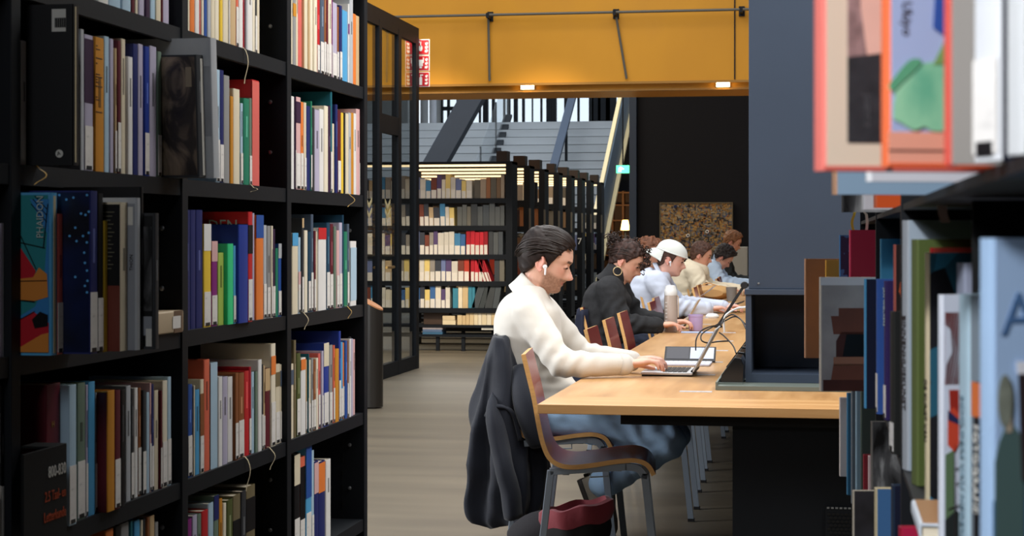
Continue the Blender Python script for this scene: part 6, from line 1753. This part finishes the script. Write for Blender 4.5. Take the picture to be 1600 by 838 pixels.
shape(b, H, D2, .0135, [(.02, .135), (.05, .125), (.10, .105), (.14, .115), (.18, .102), (.24, .11), (.30, .15), (.30, .27), (.24, .30), (.16, .30), (.10, .29), (.03, .26), (.005, .235), (.0, .225), (.025, .21), (.02, .17)], M_tul, .0013, soft=True)
shape(b, H, D2, .0135, [(.175, .295), (.21, .295), (.30, .40), (.30, .45), (.27, .44)], flat('stem', (120, 156, 92)), .0017)
shape(b, H, D2, .0135, [(.0, .235), (.08, .305), (.13, .30), (.05, .24), (.015, .215)], flat('leafgreen', (92, 160, 122)), .0018, soft=True)
shape(b, H, D2, .0135, [(.175, .40), (.215, .38), (.30, .48), (.30, .70), (.20, .70)], flat('cobalt', (50, 84, 160)), .0014)
shape(b, H, D2, .0135, [(.231, .0), (.256, .0), (.256, 1.0), (.231, 1.0)], flat('rededge', (200, 74, 66)), .0022)
local_text(b, 'Ukiyo', .0088, -D2 * .055, H * .475, .0135, flat('dark', ()), True)
rbook(1482, 1.057, -60, RZ[0], 0.0081, G20, .24, (206, 84, 72), 'plain grey covered book with a red edge beside the tulip book', flat('warmgrey', (172, 166, 160)), H=.30)
M_gloss_w = mat('glossy_white', (206, 208, 212), rough=.2, spec=.6, var=.06, vscale=8)
b, H = rbook(1561, 0.996, -60, RZ[0], 0.0285, math.radians(26), .22, (214, 216, 220), 'glossy white thick book in a clear jacket on the upper near shelf', flat('navyblack', (28, 32, 52)), lab=.24, H=.24)
M_spots = ramp_mat('black_spots', [(.0, (24, 22, 24)), (.42, (24, 22, 24)), (.45, (196, 196, 196)), (1, (206, 204, 204))], scale=28, rough=.4, kind='noise', const=True, detail=0)
rbook(1599, 0.921, -60, RZ[0], 0.0203, math.radians(22), .22, (200, 202, 204), 'white book blotched with black at the outer end of the upper near shelf', M_spots, H=.29)
b, H = rbook(1305.5, 1.809, 0, RZ[0], 0.0140, G20, .26, (176, 136, 110), 'pale blue book with brown edge peeping out below the salmon book', flat('paleblue', (140, 164, 186)), H=.30)
rbook(1358, 1.382, 0, RZ[0], 0.0095, G20, .24, (214, 214, 216), 'white catalogue book jutting out beneath the tulip book', flat('offwhite', (206, 206, 212)), H=.28)
rbook(1316, 3.116, 0, RZ[0], 0.0160, math.radians(6), .26, (90, 90, 92), 'book with a dark grey photo cover, far end of the upper near shelf', M_bw, H=.26)
rbook(1349, 2.811, 0, RZ[0], 0.0200, math.radians(8), .22, (226, 226, 230), 'white and blue paperback book on the upper near shelf, far end', flat('whitish', (226, 226, 232)), H=.24)
rbook(1368, 2.642, 0, RZ[0], 0.0220, math.radians(8), .22, (214, 110, 76), 'orange paperback book beside the white one, far end of upper near shelf', flat('orangeline', ()), H=.24)
# second shelf, from its far end
M_card = mat('brown_card', (176, 128, 96), rough=.8, var=.06, vscale=20)
rbook(1258, 4.42, 405, RZ[1], .020, math.radians(8), .24, (196, 148, 116), 'brown card covered book jutting furthest from the near bookcase', M_card)
rbook(1290, 4.28, 407, RZ[1], .012, math.radians(6), .22, (226, 170, 70), 'orange yellow book behind the brown card one', flat('orangeyel', (218, 150, 48)))
rbook(1312, 4.12, 368, RZ[1], .012, math.radians(6), .22, (70, 130, 190), 'blue and white book left of the bright pink one', ramp_mat('blue_white', [(0, (40, 50, 90)), (.5, (70, 130, 190)), (.62, (220, 226, 236))], scale=18, const=True, rough=.4))
b, H = rbook(1328.5, 3.95, 360, RZ[1], .03, math.radians(5), .24, (196, 44, 84), 'bright pink red hardback on the second near shelf', flat('hotpink', (190, 36, 76)), lab=0)
shape(b, H, .24, .03, [(.55, .17), (.9, .17), (.9, .26), (.55, .26)], flat('winelab', (140, 20, 50)))
D7 = .25
b, H = rbook(1282, 3.47, 434, RZ[1], .018, math.radians(10), D7, (226, 218, 206), 'photo book with brown stepped forms under a white band', ramp_mat('greyphoto', [(.3, (110, 104, 108)), (.7, (196, 190, 188))], scale=5, rough=.4))
shape(b, H, D7, .018, [(.0, .93), (1, .93), (1, 1), (.0, 1)], flat('whitish', ()))
M_umb = mat('umber_print', (112, 66, 52), rough=.45, var=.2, vscale=18)
M_umd = mat('umber_dark', (70, 34, 28), rough=.45, var=.2, vscale=18)
for poly, m_ in (([(.10, .50), (1, .50), (1, .73), (.14, .73), (.14, .66), (.08, .66)], M_umb), ([(.12, .30), (1, .30), (1, .52), (.16, .52), (.12, .44)], M_umd), ([(.08, .10), (1, .10), (1, .24), (.10, .24)], M_umb), ([(.02, .0), (1, .0), (1, .10), (.02, .10)], M_umd), ([(.10, .22), (1, .24), (1, .31), (.10, .30)], mat('umber_light', (150, 104, 84), rough=.5))):
    shape(b, H, D7, .018, poly, m_)
shape(b, H, D7, .018, [(.17, .305), (1, .305), (1, .50), (.20, .50)], flat('black', ()), .0014)
rbook(1352, 3.12, 437, RZ[1], .016, math.radians(10), .22, (84, 164, 214), 'sky blue book with a black back, right of the stepped photo book', flat('navyblack', ()))
rbook(1371, 3.02, 437, RZ[1], .014, math.radians(10), .22, (60, 100, 180), 'medium blue book with white label on the second near shelf', flat('blueb', (58, 98, 176)), lab=.3)
b, H = rbook(1384, 2.92, 440, RZ[1], .016, math.radians(12), .2, (60, 46, 100), 'violet book with white upright lettering beside the blue one', flat('violet', (56, 44, 96)), lab=.25)
local_text(b, 'JAN WOLKERS', .012, .003, H * .95, .016, flat('silver', ()), on='spine', sx=.8)
rbook(1376, 3.35, 374, RZ[1], .012, math.radians(6), .2, (86, 160, 200), 'tall teal blue book behind the violet one', flat('tealb', (74, 150, 190)))
rbook(1398, 2.72, 383, RZ[1], .014, math.radians(10), .22, (170, 90, 80), 'book with orange and black patterned cover', ramp_mat('tigerprint', [(0, (40, 30, 30)), (.48, (200, 90, 50)), (.6, (60, 40, 40)), (.75, (210, 140, 90))], scale=24, const=True, rough=.4, stretch=(1, 1, .4)))
b, H = rbook(1396, 2.46, 488, RZ[1], .022, math.radians(12), .22, (44, 44, 42), 'thick black book with white label in front of the patterned one', flat('blackish', (36, 37, 36)), lab=.22)
b, H = rbook(1418, 2.29, 345, RZ[1], .024, math.radians(16), .24, (170, 176, 184), 'tall silvery book in a clear jacket, letters down its spine', flat('greyblue', (176, 190, 204)))
local_text(b, 'BINNENHUISKUNST', .017, .006, H * .62, .024, flat('dark', ()), on='spine', sx=.8)
b, H = rbook(1433, 2.15, 375, RZ[1], .030, math.radians(12), .24, (96, 108, 62), 'olive green hardback right of the tall silvery book', flat('oliveg', (84, 98, 52)), lab=0)
b, H = rbook(1450, 1.99, 396, RZ[1], .012, math.radians(18), .23, (206, 192, 160), 'cream spined book with blue dotted dark cover', ramp_mat('blue_dots', [(0, (28, 28, 32)), (.55, (34, 36, 44)), (.62, (50, 120, 150)), (.8, (40, 90, 110)), (1, (150, 120, 80))], scale=26, kind='voronoi', const=True, rough=.4))
local_text(b, 'DE KUNST VAN', .011, .002, H * .5, .012, flat('dark', ()), on='spine', sx=.9)
rbook(1455, 2.03, 388, RZ[1], .006, math.radians(16), .235, (190, 40, 44), 'slim red topped book behind the blue dotted cover', flat('rededge', ()))
rbook(1507, 1.93, 412, RZ[1] + .0172, .030, math.radians(14), .2, (150, 156, 176), 'lavender grey book tucked behind the white picture book', flat('lavgrey', (150, 156, 176)))
D8 = .22
b, H = rbook(1471, 1.74, 462, RZ[1], .010, math.radians(20), D8, (216, 220, 230), 'white picture book with a red figure and bare trees', flat('snow', (200, 206, 220)))
def s8(poly, m_, lift=.0008): shape(b, H, D8, .010, [(u * .13, v) for u, v in poly], m_, lift)
s8([(.15, .46), (.95, .46), (.95, .93), (.15, .93)], flat('snow', ()))
s8([(.12, .93), (1, .93), (1, .64), (.12, .64)], flat('rust2', (120, 44, 34)))
s8([(.15, .72), (.36, .77), (.3, .86), (.12, .88), (.12, .66)], flat('snow', ()), .0013)
s8([(.25, .62), (.62, .62), (.8, .72), (1, .74), (1, .5), (.3, .48)], flat('scarlet', (150, 44, 34)), .0014)
s8([(.2, .40), (.45, .37), (.66, .42), (.66, .52), (.4, .55), (.2, .52)], flat('vermilion', (196, 70, 48)), .0018)
s8([(.2, .54), (.6, .5), (.9, .52), (.8, .47), (.2, .5)], flat('ink_navy', (40, 44, 80)), .0022)
s8([(.12, .02), (.42, .02), (.42, .38), (.12, .36)], flat('moss', (92, 116, 84)), .0014)
s8([(.1, .02), (.9, .02), (.9, .09), (.5, .14), (.1, .1)], flat('darkgreen', (40, 44, 44)), .002)
for u0, v0, u1, v1 in ((.42, .30, .95, .32), (.46, .24, .9, .26), (.2, .14, .9, .17), (.44, .02, .44, .40), (.8, .02, .8, .2)):
    s8([(u0, v0), (u1, v1), (u1, v1 + .006), (u0 + .03, v0 + .006)], flat('dark', ()), .0024)
b, H = rbook(1513, 1.50, 462, RZ[1], .026, math.radians(15), .22, (168, 192, 206), 'pale blue book with grey lettering down its spine', flat('greyblue2', (130, 142, 152)))
local_text(b, 'SCHILDERS VAN NEDERLAND', .0105, .009, H * .66, .026, flat('steel', (112, 136, 150)), on='spine', sx=1.05)
M_lb = flat('offwhite', ())
b, H = rbook(1534, 1.36, 601, RZ[1], .019, math.radians(18), .15, (30, 29, 32), 'small black book lettered down the spine, orange strip on top', flat('sagegrey', (120, 130, 122)), lab=.06, panel=(.86, 1.0, (206, 110, 60)))
local_text(b, 'FOTOGRAFIE', .0118, .0055, H * .83, .019, flat('white', ()), on='spine', sx=.98)
# portrait book at the very edge
D9 = .2
b, H = rbook(1550, 1.10, 374, RZ[1], .016, math.radians(28), D9, (150, 176, 206), 'large blue book showing a figure from behind and big letters', flat('skyplain', (162, 188, 222)))
def s9(poly, m_, lift=.0008): shape(b, H, D9, .016, [(u * .10, v) for u, v in poly], m_, lift)
M_b9 = flat('jade', (76, 98, 96))
s9([(.0, .0), (1.8, .0), (1.8, .46), (.0, .46)], flat('bluepanel', (70, 112, 160)))
s9([(.05, .36), (1.1, .36), (1.1, .56), (.9, .60), (.70, .615), (.45, .615), (.2, .58), (.05, .54)], M_b9, .0013)
s9([(.40 + .26 * math.cos(a * PI / 8), .665 + .055 * math.sin(a * PI / 8)) for a in range(16)], mat('print_hair', (120, 124, 112), rough=.5, var=.3, vscale=90), .0018)
s9([(.46, .60), (.64, .60), (.64, .64), (.46, .64)], flat('printskin', (176, 160, 140)), .0016)
local_text(b, 'ART', .038, -D9 * .03, H * .80, .016, flat('steelblue', (76, 108, 150)), False)
local_text(b, 'DAVID', .016, -D9 * .015, H * .375, .016, flat('paleb', (150, 180, 206)), False, sx=.9)
tx = MB()
for k in range(16): tx.box(-D9 * .115, -D9 * .01 - (k * 5 % 3) * .0006, .0174, .0178, H * (.35 - k * .021), H * (.357 - k * .021))
tx.build('text_lines', flat('paleb', ()), b, local=True)['kind'] = 'stuff'
# coffee cup shaped print at the edge
shape(b, H, D9, .016, [(.098, .50), (.16, .50), (.16, .72), (.085, .72), (.09, .62)], flat('dark', ()), .0024)
shape(b, H, D9, .016, [(.082, .72), (.16, .72), (.16, .745), (.078, .745)], flat('whitish', ()), .0024)
# lower shelf
rbook(1312, 4.85, 622, RZ[2], .02, math.radians(4), .2, (216, 208, 206), 'plain white book at the far end of the lower near shelf', flat('whitish', ()))
for i, (px, w, yt, c, lab_) in enumerate(((1324, 4.5, 615, (60, 120, 160), 'steel blue book next to the plain white one, lower near shelf'), (1331, 4.35, 612, (110, 120, 130), 'slim grey book third from the far end, lower near shelf'), (1338, 4.2, 612, (150, 180, 200), 'pale blue book fourth from the far end, lower near shelf'),
                                          (1346, 4.05, 613, (70, 86, 82), 'dark green grey book fifth from the far end, lower near shelf'), (1350, 3.9, 712, (140, 36, 50), 'short crimson book on the lower near shelf'), (1358, 3.75, 714, (214, 190, 192), 'short pale pink book beside the crimson one'), (1368, 3.6, 742, (130, 134, 170), 'short lavender book on the lower near shelf'))):
    rbook(px, w, yt, RZ[2], .02, math.radians(7), .2, c, lab_, mat('plain_%d' % i, c, rough=.45))
rbook(1362, 3.4, 660, RZ[2], .02, math.radians(6), .2, (120, 116, 112), 'grey and black book between the short ones and the dark photo book', M_bw)
rbook(1333, 3.0, 768, RZ[2], .012, math.radians(8), .22, (196, 186, 170), 'dark photo covered book with cream edges, lower near shelf', ramp_mat('nightphoto', [(.3, (24, 24, 30)), (.6, (56, 54, 64)), (.8, (90, 84, 84))], scale=8, rough=.35))
rbook(1369, 2.85, 765, RZ[2], .022, math.radians(8), .2, (214, 200, 164), 'thick cream book with a blue cover, lower near shelf', flat('bluepanel', ()))
rbook(1396, 2.7, 760, RZ[2], .022, math.radians(10), .2, (38, 52, 72), 'dark navy book beside the thick cream one', flat('navyblack', ()))
rbook(1408, 2.2, 826, RZ[2], .018, math.radians(12), .2, (170, 30, 60), 'crimson book low at the bottom edge of the near bookcase', flat('hotpink', ()))
# brown topped book pulled out and lying on the lower books
X_, Y_ = XYw(1440, 1.86)
lb2 = make_book(.016, .165, .15, (214, 222, 232))
lb2.rotation_euler = (-PI / 2, 0, PI); lb2.location = (XR - .008, 1.975, RZ[1] + .0168)
tag(lb2, 'white edged book with brown cover lying flat on the lower near shelf', 'book')
MB().box(-.17, -.004, -.0008, -.0001, .004, .16).build('cover_print', flat('cardbrown', (190, 136, 86)), lb2, local=True)
xq, yq = XYw(1519, 1.575)
be = thing('bookend', (XR + .1, yq, RZ[1]), 'black steel bookend behind the pale blue book with grey spine lettering', 'bookend')
MB().box(xq, xq + .12, yq, yq + .004, RZ[1] + .001, RZ[1] + .332).build('plate', M_black, be)
MB().box(xq, xq + .12, yq + .004, yq + .012, RZ[1] + .0003, RZ[1] + .001).build('foot', M_black, be)
# ribbons
def rib(px, w, y0, y1, m_, bend=0.02):
    a = P(px, y0, w); b_ = P(px, y1, w); L_ = (a - b_).length
    return [a, a + Vector((-.004, -.004, -.004))] + [a.lerp(b_, t) + Vector((bend * math.sin(t * 2.6), -.006, 0)) for t in (.2, .4, .6, .8, 1.0)]
def ribt(px, w, y0, y1, m_, lab, bend=.004, wd=.006):
    pts = rib(px, w, y0, y1, m_, bend); mb = MB(); vs = []; fs = []
    for p in pts: vs += [p + Vector((-wd / 2, 0, 0)), p + Vector((wd / 2, 0, 0)), p + Vector((wd / 2, .0006, 0)), p + Vector((-wd / 2, .0006, 0))]
    for i in range(len(pts) - 1):
        for j in range(4): fs.append((i * 4 + j, i * 4 + (j + 1) % 4, i * 4 + 4 + (j + 1) % 4, i * 4 + 4 + j))
    fs += [(0, 1, 2, 3), tuple(len(vs) - 4 + j for j in range(4))]
    mb.add(vs, fs); o = mb.build('ribbon_bookmark', m_)
    bk = next(b_ for b_ in COL.objects if b_.get('label') == lab)
    o.parent = bk; o.matrix_parent_inverse = (Matrix.Translation(bk.location) @ bk.rotation_euler.to_matrix().to_4x4()).inverted()
    return o
LB1 = 'white and blue paperback book on the upper near shelf, far end'
ribt(1338, 4.1, 330, 362, mat('ribbon_lemon', (226, 196, 60), rough=.6), 'book with a dark grey photo cover, far end of the upper near shelf', -.010)
ribt(1352, 4.0, 328, 362, mat('ribbon_white', (214, 204, 190), rough=.6), LB1)
ribt(1378, 3.6, 308, 384, M_ribbon_y, 'orange paperback book beside the white one, far end of upper near shelf', .014)
ribt(1483, 1.98, 286, 348, mat('ribbon_rose', (190, 166, 152), rough=.6), 'white catalogue book jutting out beneath the tulip book', -.008, .01)
ribt(1455, 2.0, 750, 806, mat('ribbon_grey', (170, 156, 130), rough=.6), 'olive green hardback right of the tall silvery book', .003, .007)
